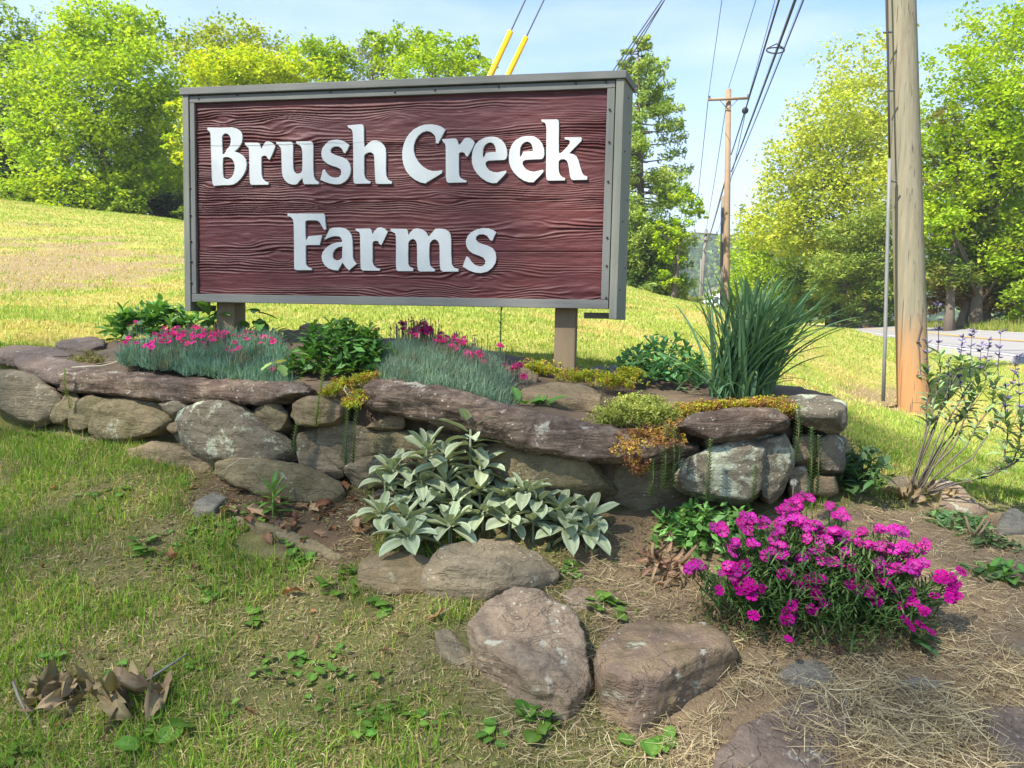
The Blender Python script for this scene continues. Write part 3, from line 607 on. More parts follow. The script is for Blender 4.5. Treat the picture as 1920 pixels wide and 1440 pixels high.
wstone([(596, 805), (630, 793), (660, 795), (690, 805), (722, 822), (722, 850), (690, 882), (640, 882), (600, 850)], G_, .02, .25, .05)
wstone([(556, 818), (598, 806), (630, 848), (645, 892), (605, 905), (566, 880)], G_, .0, .25, .03)
wstone([(688, 800), (715, 785), (745, 777), (758, 785), (756, 803), (725, 806)], T_, -.02, .2, .025)
wstone([(688, 808), (760, 811), (815, 824), (822, 850), (780, 866), (700, 852), (680, 830)], O_, .03, .25, .04)
wstone([(640, 878), (700, 850), (765, 860), (795, 892), (740, 912), (670, 915)], G_, -.01, .25, .04)
wstone([(770, 810), (850, 815), (930, 835), (930, 850), (850, 846), (780, 838)], O_, .05, .2, .02)
wstone([(780, 862), (850, 846), (910, 845), (945, 885), (955, 935), (880, 930), (800, 900)], O_, .02, .25, .04)
wstone([(900, 840), (950, 836), (1040, 858), (1140, 868), (1158, 900), (1140, 932), (1060, 948), (980, 940), (920, 902)], M['rock_olive'], -.02, .3, .06, label='smooth wide stone under the long slanting capstone')
wstone([(1138, 868), (1262, 864), (1280, 930), (1205, 955), (1135, 940)], G_, .07, .25, .03)
wstone([(1244, 840), (1275, 829), (1308, 834), (1313, 848), (1265, 859), (1240, 856)], G_, -.02, .18, .02)
wstone([(1310, 826), (1350, 821), (1357, 835), (1335, 843), (1320, 839)], G_, 0, .15, .02)
wstone([(1398, 820), (1450, 813), (1454, 828), (1420, 833), (1400, 831)], L_, -.02, .16, .02)
wstone([(1272, 866), (1310, 850), (1370, 839), (1385, 825), (1410, 829), (1432, 842), (1440, 872), (1442, 910), (1428, 942), (1390, 948), (1330, 928), (1285, 922), (1262, 900)], L_, -.04, .3, .08, label='big round stone blotched with grey lichen')
wstone([(1412, 834), (1440, 824), (1470, 817), (1488, 848), (1484, 888), (1466, 922), (1440, 942), (1422, 936), (1428, 880)], L_, -.03, .3, .06)
wstone([(1484, 880), (1512, 876), (1516, 920), (1506, 937), (1480, 932), (1477, 900)], G_, -.02, .2, .03)
wstone([(1528, 820), (1560, 814), (1577, 830), (1584, 870), (1577, 892), (1545, 888), (1530, 860)], L_, -.02, .25, .04)
wstone([(1530, 893), (1565, 893), (1572, 922), (1545, 932), (1520, 925)], T_, -.02, .2, .03)
wstone([(1486, 818), (1532, 818), (1537, 860), (1520, 878), (1490, 872)], G_, .06, .2, .03)
wstone([(1560, 815), (1584, 825), (1588, 900), (1574, 935), (1555, 900)], G_, .16, .35, .03)
wstone([(600, 716), (640, 720), (682, 735), (682, 762), (645, 768), (608, 748)], G_, .06, .2, .03)
U0 = RNG.uniform
def loft(secs, th, mat, **kw):
    S_ = []
    for x, yt, yb, d in secs:
        h = yb-yt; j_ = U0(-.02, .02); S_.append([P(x, yt, d+.07), P(x, yt+.20*h, d-.045+j_), P(x, yt+.55*h, d-.055+j_*1.5), P(x, yb-.05*h, d-.035-j_), P(x, yb, d+.02), P(x, yt+.1*h, d+th), P(x, yb, d+th)])
    kw.update(smooth=1, vox=.010, ns=13); return stone('capstone', [S_[i]+S_[i+1] for i in range(len(S_)-1)], mat, wall, **kw)
loft([(108, 692, 733, 3.98), (170, 691, 738, 3.88), (240, 697, 745, 3.75), (320, 705, 755, 3.62), (400, 711, 762, 3.5), (470, 713, 760, 3.42), (540, 716, 757, 3.33), (602, 723, 744, 3.28)], .2, M['rock_dark'], amp=.016, strata=1.3, label='long rough brown capstone in front of the left pink flowers')
loft([(680, 722, 756, 3.22), (700, 711, 768, 3.16), (740, 711, 778, 3.12), (790, 717, 790, 3.08), (850, 729, 806, 3.04), (920, 749, 828, 3.0), (1000, 769, 847, 2.97), (1080, 786, 863, 2.95), (1160, 801, 869, 2.94), (1250, 820, 869, 2.96), (1308, 838, 860, 3.0)], .26, M['rock_dark'], amp=.018, strata=1.1, label='longest slanting capstone above the felted plants')
wstone([(1268, 797), (1310, 779), (1360, 769), (1420, 765), (1452, 770), (1472, 785), (1470, 800), (1440, 809), (1400, 821), (1350, 827), (1300, 812)], M['rock_dark'], -.10, .25, .05, 'capstone', label='purple grey capstone with pale lichen spots')
stone('capstone', [[P(1495, 770, 3.08), P(1560, 768, 3.04), P(1586, 762, 3.1), P(1590, 785, 3.1), P(1580, 810, 3.07), P(1550, 818, 3.06), P(1512, 806, 3.08), P(1500, 790, 3.06), P(1448, 748, 3.4), P(1470, 742, 3.5), P(1505, 733, 3.58), P(1562, 742, 3.5), P(1590, 757, 3.3), P(1588, 800, 3.4), P(1500, 800, 3.4), P(1450, 770, 3.3)]], L_, wall, amp=.016, label='square mottled block on the right corner of the wall')
stone('capstone', [[P(*c) for c in [(5, 666, 4.3), (40, 656, 4.42), (110, 670, 4.33), (150, 682, 4.2), (207, 692, 4.02), (150, 700, 3.95), (130, 716, 3.93), (110, 712, 3.97), (60, 690, 4.1), (18, 680, 4.2), (60, 712, 4.15), (112, 733, 3.99), (135, 737, 3.96), (200, 705, 4.02), (20, 690, 4.25)]]], M['rock_purple'], wall, amp=.008, ns=5, label='smooth purple slab at the left end of the wall')
def thick(pts, t, sh=.92):
    A = np.array([P(*c) for c in pts]); c = A.mean(0); Bt = c+(A-c)*sh; Bt[:, 2] -= t; return np.concatenate([A, Bt])
stone('capstone', [thick([(-30, 660, 4.7), (0, 652, 4.75), (30, 645, 4.9), (100, 649, 4.75), (146, 662, 4.5), (120, 671, 4.4), (60, 663, 4.5), (0, 666, 4.55)], .07)], M['rock_purple'], wall, amp=.009)
stone('capstone', [thick([(98, 638, 5.0), (170, 627, 5.1), (196, 634, 4.85), (197, 652, 4.6), (150, 655, 4.6), (110, 648, 4.75)], .09)], M['rock_purple'], wall, amp=.009)
# soil packed behind the stones, coloured dark for the shadow in the gaps
fx = np.array([-120, 0, 100, 200, 330, 450, 600, 700, 800, 900, 1000, 1100, 1200, 1300, 1400, 1490, 1575]); ftp = np.array([715, 705, 715, 735, 745, 750, 745, 740, 770, 790, 815, 835, 840, 822, 800, 790, 790]); fbt = np.array([830, 825, 850, 860, 905, 935, 975, 985, 985, 985, 985, 985, 985, 985, 985, 975, 960])
bg_ = Bag(); V = []
for x, a, b in zip(fx, ftp, fbt):
    for y in np.linspace(a, b, 6): V.append(P(x, y, dW(x)+.17))
    V.append(P(x, a, dW(x)+.4))
V = np.array(V); V += .02*fbm(V*7, 3)[:, None]*np.array([0, -1, 0]); F = [(i*7+j, (i+1)*7+j, (i+1)*7+j+1, i*7+j+1) for i in range(len(fx)-1) for j in range(5)]+[(i*7, i*7+6, (i+1)*7+6, (i+1)*7) for i in range(len(fx)-1)]
link('packed_soil', npmesh('packed_soil', V-np.array(wall.location), F, smooth=True), M['gap'], wall)

# loose rocks on the slope
def rock(label, top, mat, t=.12, extra=(), sh=.95, amp=.014, vox=.013, lift=1., **kw):
    kw.setdefault('smooth', 1)
    sf = (lambda X, Y: np.maximum(bz(X, Y), gz(X, Y, False)-.3)) if 'bed' in label or 'sign post' in label or 'shrub' in label else None
    bot = list(extra) or sorted(top, key=lambda c: -c[1])[:3]
    kk = np.mean([np.linalg.norm(G(c[0], c[1], sf)-CAM)/np.linalg.norm(P(*c)-CAM) for c in bot])*.995*lift
    if lift < 1: t += .09
    top = [(a, b, c*kk) for a, b, c in top]; extra = [(a, b, c*kk) for a, b, c in extra]
    A = thick(top, t, sh)
    if len(extra): A = np.concatenate([A, np.array([P(*c) for c in extra])])
    o = stone('rock', [A], mat, None, vox, amp, label=label, cat='rock', **kw); return o
rock('long grey rock with a pale lichen patch below the felted grey plants', [(783, 1082, 2.64), (800, 1052, 2.67), (830, 1018, 2.82), (900, 1012, 2.88), (958, 1008, 2.9), (1020, 1042, 2.8), (1053, 1068, 2.72), (1000, 1075, 2.64), (920, 1064, 2.60), (850, 1060, 2.60)], M['rock_grey'], .10, [(800, 1095, 2.62), (850, 1110, 2.58), (905, 1119, 2.57), (980, 1110, 2.6), (1046, 1088, 2.68)], amp=.014, vox=.010, lift=.985)
rock('big pointed boulder with a mottled tilted top, centre of the slope', [(878, 1160, 2.4), (905, 1130, 2.5), (955, 1102, 2.62), (1045, 1104, 2.62), (1092, 1160, 2.5), (1108, 1270, 2.26), (1068, 1312, 2.17), (985, 1255, 2.22), (900, 1195, 2.34)], M['rock_brown'], .10, [(900, 1215, 2.38), (1000, 1285, 2.2), (1072, 1322, 2.19), (890, 1230, 2.36)], amp=.03, vox=.010, ns=10, lift=.975, smooth=0)
rock('wide flat slab with a dark mossy front edge, right of the boulder', [(1160, 1168, 2.6), (1210, 1160, 2.62), (1325, 1166, 2.56), (1382, 1206, 2.42), (1317, 1225, 2.33), (1242, 1266, 2.22), (1179, 1274, 2.19), (1127, 1262, 2.22), (1110, 1220, 2.4)], M['rock_slab'], .1, [(1382, 1225, 2.44), (1345, 1255, 2.40), (1272, 1325, 2.30), (1186, 1393, 2.19), (1160, 1345, 2.2), (1125, 1292, 2.25)], amp=.014, vox=.010, lift=.987, smooth=0)
rock('tan blocky rock under the lower left felted leaves', [(668, 1055, 2.78), (695, 1035, 2.86), (765, 1030, 2.9), (820, 1050, 2.8), (832, 1075, 2.74), (760, 1068, 2.7), (690, 1068, 2.72)], M['rock_tan'], .1, [(672, 1100, 2.72), (720, 1117, 2.68), (800, 1112, 2.68)], amp=.01)
rock('thin tilted edging slab standing out of the grass', [(432, 962, 3.02), (470, 972, 3.0), (540, 990, 2.95), (600, 1012, 2.87), (650, 1042, 2.78), (640, 1052, 2.75), (580, 1028, 2.83), (500, 996, 2.95), (450, 978, 3.0)], M['rock_olive'], .075, (), .98, amp=.008, vox=.009)
rock('small blue grey pointed stone beside the leaf litter', [(350, 960, 3.12), (372, 932, 3.2), (405, 918, 3.25), (428, 930, 3.2), (402, 952, 3.1), (366, 970, 3.08)], M['rock_blue'], .06, amp=.007, vox=.009)
rock('flat blue grey stone lying alone in the straw', [(1450, 1262, 2.22), (1480, 1242, 2.28), (1522, 1231, 2.31), (1562, 1248, 2.27), (1575, 1274, 2.22), (1530, 1286, 2.18), (1490, 1284, 2.18)], M['rock_blue'], .06, amp=.008, vox=.009)
rock('dark flat slab cut by the bottom edge of the picture', [(1345, 1402, 1.98), (1385, 1362, 2.05), (1440, 1325, 2.12), (1500, 1300, 2.18), (1600, 1284, 2.24), (1610, 1310, 2.18), (1560, 1390, 2.04), (1540, 1500, 1.86), (1345, 1510, 1.82), (1335, 1430, 1.92)], M['rock_purple'], .12, amp=.012)
rock('small pale crumbly stone right of the wide slab', [(1378, 1224, 2.34), (1405, 1204, 2.40), (1440, 1210, 2.38), (1462, 1228, 2.34), (1440, 1244, 2.3), (1398, 1246, 2.3)], M['rock_tan'], .05, amp=.012, vox=.009)
rock('small grey rock tucked at the left foot of the boulder', [(812, 1180, 2.44), (838, 1172, 2.48), (880, 1212, 2.4), (900, 1250, 2.3), (850, 1240, 2.3), (822, 1212, 2.36)], M['rock_grey'], .08, amp=.01, vox=.009)
rock('dark bluish rock in the bottom right corner', [(1828, 1325, 2.1), (1920, 1315, 2.13), (2040, 1320, 2.12), (2040, 1470, 1.86), (1900, 1470, 1.86), (1868, 1400, 1.97)], M['rock_purple'], .12, amp=.012)
rock('brown layered rock under the purple flowered sage', [(1738, 925, 3.5), (1752, 898, 3.62), (1775, 893, 3.66), (1808, 915, 3.6), (1852, 958, 3.42), (1815, 965, 3.36), (1765, 950, 3.4)], M['rock_brown'], .08, amp=.01)
rock('grey rock half hidden behind the dark leafy plant', [(1660, 905, 3.5), (1680, 885, 3.58), (1705, 890, 3.58), (1720, 925, 3.48), (1690, 935, 3.42)], M['rock_grey'], .08, amp=.01)
rock('wedge shaped grey rock at the right edge of the lawn', [(1866, 988, 3.3), (1880, 958, 3.38), (1898, 948, 3.42), (1925, 968, 3.36), (1970, 992, 3.25), (1920, 992, 3.24)], M['rock_blue'], .05, [(1868, 1000, 3.26)], amp=.008)
rock('pale flat stone below the wedge shaped grey rock', [(1880, 1004, 3.16), (1915, 994, 3.2), (1975, 1005, 3.15), (1965, 1030, 3.05), (1900, 1022, 3.08)], M['rock_tan'], .05, amp=.008)
rock('long low stone at the right edge, half buried in straw', [(1860, 1215, 2.42), (1905, 1190, 2.5), (2000, 1175, 2.52), (2000, 1215, 2.4), (1920, 1225, 2.36)], M['rock_grey'], .05, amp=.008)
rock('flat grey flake in the straw near the bottom right corner', [(1680, 1278, 2.2), (1720, 1264, 2.25), (1772, 1268, 2.24), (1790, 1284, 2.2), (1730, 1290, 2.17)], M['rock_blue'], .035, amp=.006, vox=.009)
rock('brown stone behind the upper felted leaves', [(690, 925, 2.98), (715, 908, 3.05), (770, 906, 3.06), (798, 925, 2.98), (770, 942, 2.92), (700, 946, 2.92)], M['rock_brown'], .1, amp=.01)
rock('small brown stone wedged above the boulder', [(1050, 1108, 2.66), (1075, 1096, 2.72), (1105, 1100, 2.7), (1120, 1130, 2.6), (1090, 1150, 2.54), (1060, 1130, 2.58)], M['rock_brown'], .06, amp=.01, vox=.009)
rock('rounded tan rock inside the bed above the slanting capstone', [(962, 742, 3.5), (985, 722, 3.6), (1040, 715, 3.66), (1100, 718, 3.64), (1128, 735, 3.58), (1128, 750, 3.5), (1060, 748, 3.46)], M['rock_tan'], .1, [(1010, 765, 3.45), (1120, 765, 3.48)], amp=.01)
rock('tan rock inside the bed behind the right pink flowers', [(905, 700, 3.88), (930, 685, 3.98), (985, 684, 3.98), (1012, 698, 3.9), (1005, 718, 3.84), (930, 715, 3.82)], M['rock_tan'], .08, amp=.01)
rock('flat pale rock beside the foot of the right sign post', [(1095, 694, 4.02), (1115, 684, 4.1), (1160, 683, 4.1), (1195, 688, 4.05), (1190, 700, 3.98), (1120, 702, 3.98)], M['rock_blue'], .05, amp=.008)
rock('brown rock peeping over the leafy green shrub', [(558, 612, 4.62), (575, 604, 4.68), (605, 606, 4.66), (620, 616, 4.6), (590, 622, 4.55)], M['rock_brown'], .08, amp=.008)
finish_stones()

# ------------------------------------------------------------------ utility poles and wires
big = empty('utility_pole', G(1713, 771), 'thick weathered utility pole with an orange clay stained foot, close to the road', 'utility pole')
bo = np.array(big.location); bd = float((bo-CAM)@FW)
ptop = P(1641, -1500, bd+.15)
ax = [bo+(ptop-bo)*k for k in (-.03, 0, .06, .2, .4, .6, .8, 1)]
V, F = tubeVF(ax, np.array([.158, .154, .150, .149, .146, .136, .125, .112]), 24)
V = V+(.006*fbm(V*np.array([14, 14, 1.]), 3)[:, None])*(V-bo)*np.array([1, 1, 0])*2
link('shaft', npmesh('shaft', V-bo, F, smooth=True), M['pole'], big)
c0 = G(1656, 752); c0 = P(1656, 752, bd-.25); tube('conduit', [c0, P(1660, 620, bd-.22), P(1665, 420, bd-.2), P(1668, 298, bd-.19)], .019, M['metal'], big, 8, bo)
tube('riser_cable', [P(1668, 300, bd-.19), P(1666, 180, bd-.17), P(1663, 0, bd-.16), P(1653, -400, bd-.14)], .011, M['cable'], big, 6, bo)
for y in (340, 170, 60): 
    a = P(1672-(340-y)*.03, y, bd-.15); tube('bracket', [a+RT*-.04, a+RT*.05], .012, M['metal'], big, 6, bo)
tube('ground_wire', [P(1728, 768, bd-.13), P(1731, 740, bd-.14), P(1726, 700, bd-.145), P(1724, 660, bd-.15), P(1721, 640, bd-.15), P(1728, 610, bd-.145), P(1722, 588, bd-.15)], .006, M['wire'], big, 6, bo)
for y in (640, 703): tube('staple', [P(1719, y, bd-.15), P(1725, y+3, bd-.16)], .012, M['nail'], big, 6, bo)
for y, L in ((-1440, 1.3),):
    cpt = bo+(ptop-bo)*.965; tube('crossarm', [cpt-RT*L, cpt+RT*L], .06, M['pole_grey'], big, 8, bo)

def pole(px, ytop, ybot, d, r0, r1, mat, label, arm=None, name='utility_pole', xt=None):
    b = P(px, ybot, d); b[2] = min(b[2], float(gz(b[0], b[1])[0])); e = empty(name, b, label, 'utility pole'); tp = P(xt or px, ytop, d)
    tube('shaft', [b-np.array([0, 0, .5]), b, (b+tp)/2, tp], [r0, r0, (r0+r1)/2, r1], mat, e, 10, b)
    if arm:
        for (xa, xb, y, yb, rr) in arm:
            tube('crossarm', [P(xa, y, d-.2), P(xb, yb, d-.2)], rr, mat, e, 6, b)
            for xx, yy in ((xa+2, y), (xb-2, yb)): tube('insulator', [P(xx, yy, d-.2), P(xx, yy-5-40/d*1.5, d-.2)], .05, M['wire'], e, 6, b)
    return e
p2 = pole(1362, 168, 560, 32, .15, .115, M['pole_far'], 'tall brown utility pole with one crossarm, second along the road', [(1328, 1405, 187, 184, .06)], xt=1366)
b2 = np.array(p2.location); 
for xx in (1349, 1383): tube('arm_brace', [P(xx, 187, 31.8), P(1365, 205, 31.85)], .02, M['metal'], p2, 6, b2)
pole(1356, 368, 560, 32.4, .14, .12, M['pole_grey'], 'short grey pole stub standing against the second utility pole', xt=1357)
pole(1312, 430, 585, 62, .17, .13, M['pole_grey'], 'far grey utility pole with double crossarms, below the hill', [(1301, 1346, 436, 440, .07), (1310, 1335, 449, 450, .06)], xt=1324)
pole(1312, 486, 585, 61, .09, .08, M['pole_grey'], 'thin short pole beside the far grey utility pole', xt=1315)

def wire(pts, r, label, mat='wire', name='overhead_wire', group='overhead wires along the road', n=5):
    V, F = tubeVF(pts, r, n); c = np.asarray(pts[0]); o = link(name, npmesh(name, V-c, F, smooth=True), M[mat], None, label=label, cat='wire' if mat == 'wire' else 'cable', group=group); o.location = Vector(c); return o
def span(px, py, pxt, ys=-1440, d0=32, r=.012, label='', mat='wire', dn=None, sag=.1):
    k = (pxt-px)/(0-py); xs_ = px+(ys-py)*k; a = P(px, py, d0); b = P(xs_, ys, dn or bd); tt = np.linspace(0, 1, 14)
    pts = [a*(1-s)+b*s-np.array([0, 0, sag*4*s*(1-s)]) for s in tt]; wire(pts, r, label, mat); return pts
span(1328, 183, 1353, label='thin wire from the left end of the brown pole crossarm')
span(1366, 165, 1416, label='thin wire rising from the very top of the brown pole')
span(1404, 180, 1452, label='thin wire from the right end of the brown pole crossarm')
cA = span(1371, 290, 1459, -900, r=.024, label='thick black cable with a round ball on it, leftmost of the three cables', mat='cable')
cB = span(1371, 322, 1489, -430, r=.024, label='thick black cable carrying the triangular loop', mat='cable')
cC = span(1371, 333, 1504, -370, r=.014, label='thinner black cable right of the triangular loop', mat='cable')
def on(pts, y):
    pts = np.asarray(pts); _, yy, _ = proj(pts); i = int(np.argmax(yy < y)); f_ = (yy[i-1]-y)/(yy[i-1]-yy[i]); return pts[i-1]+(pts[i]-pts[i-1])*f_
bl = on(cA, 207); dB = float((bl-CAM)@FW)
u_, v_ = np.meshgrid(np.linspace(0, 2*math.pi, 17)[:-1], np.linspace(0, math.pi, 9)); rb = 6.2*dB/FOC
Vb = np.stack([np.cos(u_)*np.sin(v_), np.sin(u_)*np.sin(v_), np.cos(v_)], -1).reshape(-1, 3)*rb; Fb = [(i*16+j, i*16+(j+1) % 16, (i+1)*16+(j+1) % 16, (i+1)*16+j) for i in range(8) for j in range(16)]
o = link('cable_ball', npmesh('cable_ball', Vb, Fb, smooth=True), M['cable'], None, label='dark round ball clamped on the leftmost thick cable', cat='marker ball'); o.location = Vector(bl)
lp = on(cB, 86); dL = float((lp-CAM)@FW)
lo_ = empty('cable_loop_bracket', lp, 'black triangular loop bracket hanging on the middle thick cable', 'cable bracket')
ell = [P(1454+17*math.cos(a), 94+6*math.sin(a)*(1 if math.sin(a) > 0 else .8), dL+.12*math.sin(a)) for a in np.linspace(0, 2*math.pi, 25)]
tube('ring', ell, .014, M['cable'], lo_, 6, lp)
for xx in (1438, 1470): tube('arm', [P(xx, 91, dL), P(1456, 82, dL)], .012, M['cable'], lo_, 6, lp)
for (a, b, pd, l) in (((1301, 432), (1328, 185), .012, 'far thin wire between the two crossarms, left side'), ((1324, 430), (1366, 168), .012, 'far thin wire between the two pole tops'), ((1346, 437), (1404, 182), .012, 'far thin wire between the two crossarms, right side'), ((1320, 470), (1362, 330), .03, 'far cable sagging between the brown pole and the far grey pole')):
    A = P(*a, 62); Bp = P(*b, 32); wire([A*(1-s)+Bp*s-np.array([0, 0, 1.2*s*(1-s)]) for s in np.linspace(0, 1, 12)], pd+.006, l)
# guy wires with yellow guards, anchored behind the sign
for i, (x1, y1, x0, ay, lab) in enumerate([(920, 140, 985, 562, 'left'), (953, 140, 1020, 556, 'right')]):
    k = (x0-x1)/(0-y1); an = G(x1+(ay-y1)*k, ay, lo=6); tp = P(x1+(-1430-y1)*k, -1430, bd)
    wire([an*(1-s)+tp*s for s in np.linspace(0, 1, 6)], .009, f'steel guy wire rising from the {lab} yellow guard', name='guy_wire', group='guy wires behind the sign')
    ss = np.linspace(0, .6, 400); pr = np.array([an*(1-s)+tp*s for s in ss]); _, yy, _ = proj(pr); s1 = ss[int(np.argmax(yy < (60, 70)[i]))]
    V, F = tubeVF([an*(1-s)+tp*s for s in np.linspace(.02, s1, 5)], np.array([.037, .037, .036, .035, .030]), 10)
    o = link('guy_guard', npmesh('guy_guard', V-an, F, smooth=True), M['yellow'], None, label=f'yellow plastic guy wire guard sticking up over the sign, {lab} one', cat='guy guard'); o.location = Vector(an)
for i, (x1, x0, lab) in enumerate([(1150, 1241, 'leftmost'), (1157, 1246, 'middle'), (1168, 1246, 'rightmost')]):
    k = (x0-x1)/(0-132); an = G(x1+(540-132)*k, 540, lo=6); tp = P(x0-620*k, -620, bd)
    wire([an*(1-s)+tp*s for s in np.linspace(0, 1, 6)], .008, f'dark guy wire ending behind the right corner of the sign, {lab} of three', name='guy_wire', group='guy wires behind the sign')

# ------------------------------------------------------------------ trees
def rdir(n):
    v = RNG.normal(size=(n, 3)); return v/np.linalg.norm(v, axis=1)[:, None]
def leafquads(C, N, size, aspect=.6, fold=.0):
    """rhombus leaves at C facing N"""
    n = len(C); a = np.cross(N, rdir(n)); a /= np.linalg.norm(a, axis=1)[:, None]+1e-9; b = np.cross(N, a); s = np.asarray(size).reshape(-1, 1)*np.ones((n, 1))
    V = np.stack([C-a*s*.5, C+b*s*.5*aspect+N*s*fold, C+a*s*.5, C-b*s*.5*aspect+N*s*fold], 1).reshape(-1, 3)
    return V, np.arange(4*n).reshape(n, 4)
def rnorm(n, up=.6):
    v = rdir(n); v[:, 2] = np.abs(v[:, 2])+up; return v/np.linalg.norm(v, axis=1)[:, None]
def blob_leaves(blobs, dens, size, cols, shell=.5, flat=.6, tw=.3, jit=.25, up=.5, aspect=.6, long=None):
    VV = []; CC = []; TW = []; n0 = 0; cols = np.array(cols)
    for c, r, dn in blobs:
        r = np.broadcast_to(np.asarray(r, float), (3,)); area = (r[0]*r[2]+r[0]*r[1]+r[1]*r[2])/3
        n = int(max(20, 13*dens*dn*area/(size*size))); nt_ = max(6, int(n/26)); rad = RNG.uniform(shell**3, 1, nt_)**(1/3)
        d = rdir(nt_); rad *= 1+.28*fbm(d*2.2+RNG.uniform(0, 50), 2); tc_ = c+d*rad[:, None]*r; TW.append(tc_)
        k = RNG.integers(0, nt_, n); sg = tw*np.mean(r)*.55
        L = tc_[k]+RNG.normal(size=(n, 3))*np.array([sg, sg, sg*flat]); cc = cols[RNG.integers(0, len(cols), nt_)][k]*(1+RNG.uniform(-jit, jit, (n, 1)))*(1+RNG.uniform(-.06, .06, (n, 3)))
        V, F = leafquads(L, rnorm(n, up), size*RNG.uniform(.6, 1.35, n), aspect); VV.append(V); CC.append(np.repeat(cc, 4, 0))
    V = np.concatenate(VV); return V, np.arange(len(V)).reshape(-1, 4), np.concatenate(CC), np.concatenate(TW)
def tree(name, label, cat, base, blobs, dens, size, cols, tr=.16, group=None, limbs=14, lean=(0, 0), trunk_top=None, bark='bark', mat='lf_tree', **kw):
    base = np.asarray(base, float); e = empty(name, base, label, cat, group)
    bl = [(np.asarray(c, float), r, d) for c, r, d in blobs]
    V, F, C, TW = blob_leaves(bl, dens, size, cols, **kw)
    link('crown', npmesh('crown', V-base, F, C), M[mat], e)
    top = trunk_top if trunk_top is not None else np.mean([c for c, _, _ in bl], 0)+np.array([0, 0, .3*max(np.max(np.atleast_1d(r)) for _, r, _ in bl)])
    s = np.linspace(0, 1, 8); H = top[2]-base[2]
    tp = base+(top-base)*s[:, None]+np.stack([np.sin(s*5+base[0])*.02*H*s, np.cos(s*4)*.02*H*s, 0*s], -1); tp[0, 2] -= .3
    tr_ = tr*(1-.85*s); tr_[0] *= 1.35; bg2 = Bag(); bg2.add(*tubeVF(tp, tr_, 8))
    for q in TW[RNG.integers(0, len(TW), limbs)]:
        zz = np.clip((q[2]-base[2])/max(H, .1)-RNG.uniform(.12, .3), .12, .95); st_ = np.array([np.interp(zz, s, tp[:, j]) for j in range(3)]); m_ = (st_+q)/2+np.array([0, 0, .06*np.linalg.norm(q-st_)])
        r0 = max(.012, tr*(1-.85*zz)*.45); bg2.add(*tubeVF([st_, m_, q], [r0, r0*.6, r0*.15], 5))
    link('trunk', bg2.mesh('trunk', base, True), M[bark], e); return e
def tb(L, d, sy=1., dj=.0):
    """blobs given as photo positions and radii at a given distance"""
    out = []
    for x, y, r, *k in L:
        rr = r*d/FOC; out.append((P(x, y, d+RNG.uniform(-dj, dj)), np.array([rr, rr*1.05, rr*sy]), k[0] if k else 1.))
    return out
GRN = [(0.16, 0.249, 0.018), (0.202, 0.292, 0.023), (0.244, 0.327, 0.027), (0.126, 0.206, 0.016)]
YEL = [(.42, .50, .018), (.47, .52, .02), (.34, .46, .022)]
OLV = [(0.302, 0.361, 0.045), (0.336, 0.37, 0.05), (0.252, 0.327, 0.036)]
PINE = [(.16, .20, .06), (.20, .23, .065), (.13, .17, .05), (.24, .24, .075)]
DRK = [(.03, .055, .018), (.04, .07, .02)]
BRT = [(0.302, 0.43, 0.02), (0.361, 0.464, 0.025), (0.235, 0.361, 0.018)]
def tbase(px, py, d): q = P(px, py, d); q[2] = float(gz(q[0], q[1])[0]); return q
tree('leafy_tree', 'tall bright green tree left of the sign, highest of the left row', 'tree', tbase(225, 405, 29), tb([(200, 70, 75), (265, 60, 50), (120, 150, 80), (265, 140, 75), (180, 180, 90), (100, 240, 70), (270, 230, 60), (170, 290, 90), (90, 330, 60), (150, 370, 60), (250, 330, 50), (60, 170, 55), (50, 260, 50), (40, 370, 50), (290, 200, 55), (300, 320, 50), (220, 370, 45), (140, 70, 55)], 29, .95, 1.2), 3.3, .17, BRT, .22, limbs=26)
tree('leafy_tree', 'slim airy tree at the top left corner', 'tree', tbase(30, 400, 33), tb([(25, 60, 50, .7), (40, 110, 55, .7), (0, 160, 60, .8), (35, 190, 45, .7)], 33, 1, 1.), 3, .18, GRN, .18, limbs=14)
tree('evergreen_tree', 'dark green tree at the left edge above the grassy bank', 'tree', tbase(0, 395, 31), tb([(5, 240, 50), (-20, 300, 70), (22, 330, 42), (-10, 370, 60)], 31, 1, 1.), 3.6, .17, [(.045, .085, .022), (.06, .10, .025)], .2)
tree('leafy_tree', 'olive green round topped tree behind the upper left corner of the sign', 'tree', tbase(440, 440, 36), tb([(380, 110, 60), (440, 95, 60), (500, 110, 55), (420, 160, 80), (500, 180, 70), (380, 210, 60), (360, 280, 50)], 36, .9, 1.), 3, .19, OLV, .2)
tree('maple_tree', 'bright yellow leaved tree right behind the left half of the sign', 'tree', tbase(400, 430, 27), tb([(430, 125, 45), (480, 128, 50), (400, 145, 45), (520, 150, 50), (560, 140, 40), (370, 130, 35), (540, 150, 35), (335, 200, 22), (328, 265, 22), (335, 300, 22), (400, 230, 60), (450, 110, 30)], 27, .8, .8), 3, .15, YEL, .16)
tree('leafy_tree', 'fresh green tree behind the top edge of the sign, left of the greyish pine', 'tree', tbase(600, 470, 33), tb([(585, 110, 45), (620, 105, 40), (650, 130, 40), (600, 170, 60)], 33, .9, .8), 3, .18, BRT, .18)
tree('pine_tree', 'greyish pine between two green trees above the sign', 'tree', tbase(705, 480, 37), tb([(700, 85, 35, .7), (690, 120, 40, .8), (725, 130, 45, .8), (700, 180, 60)], 37, .7, .8), 3, .2, PINE, .18, aspect=.3)
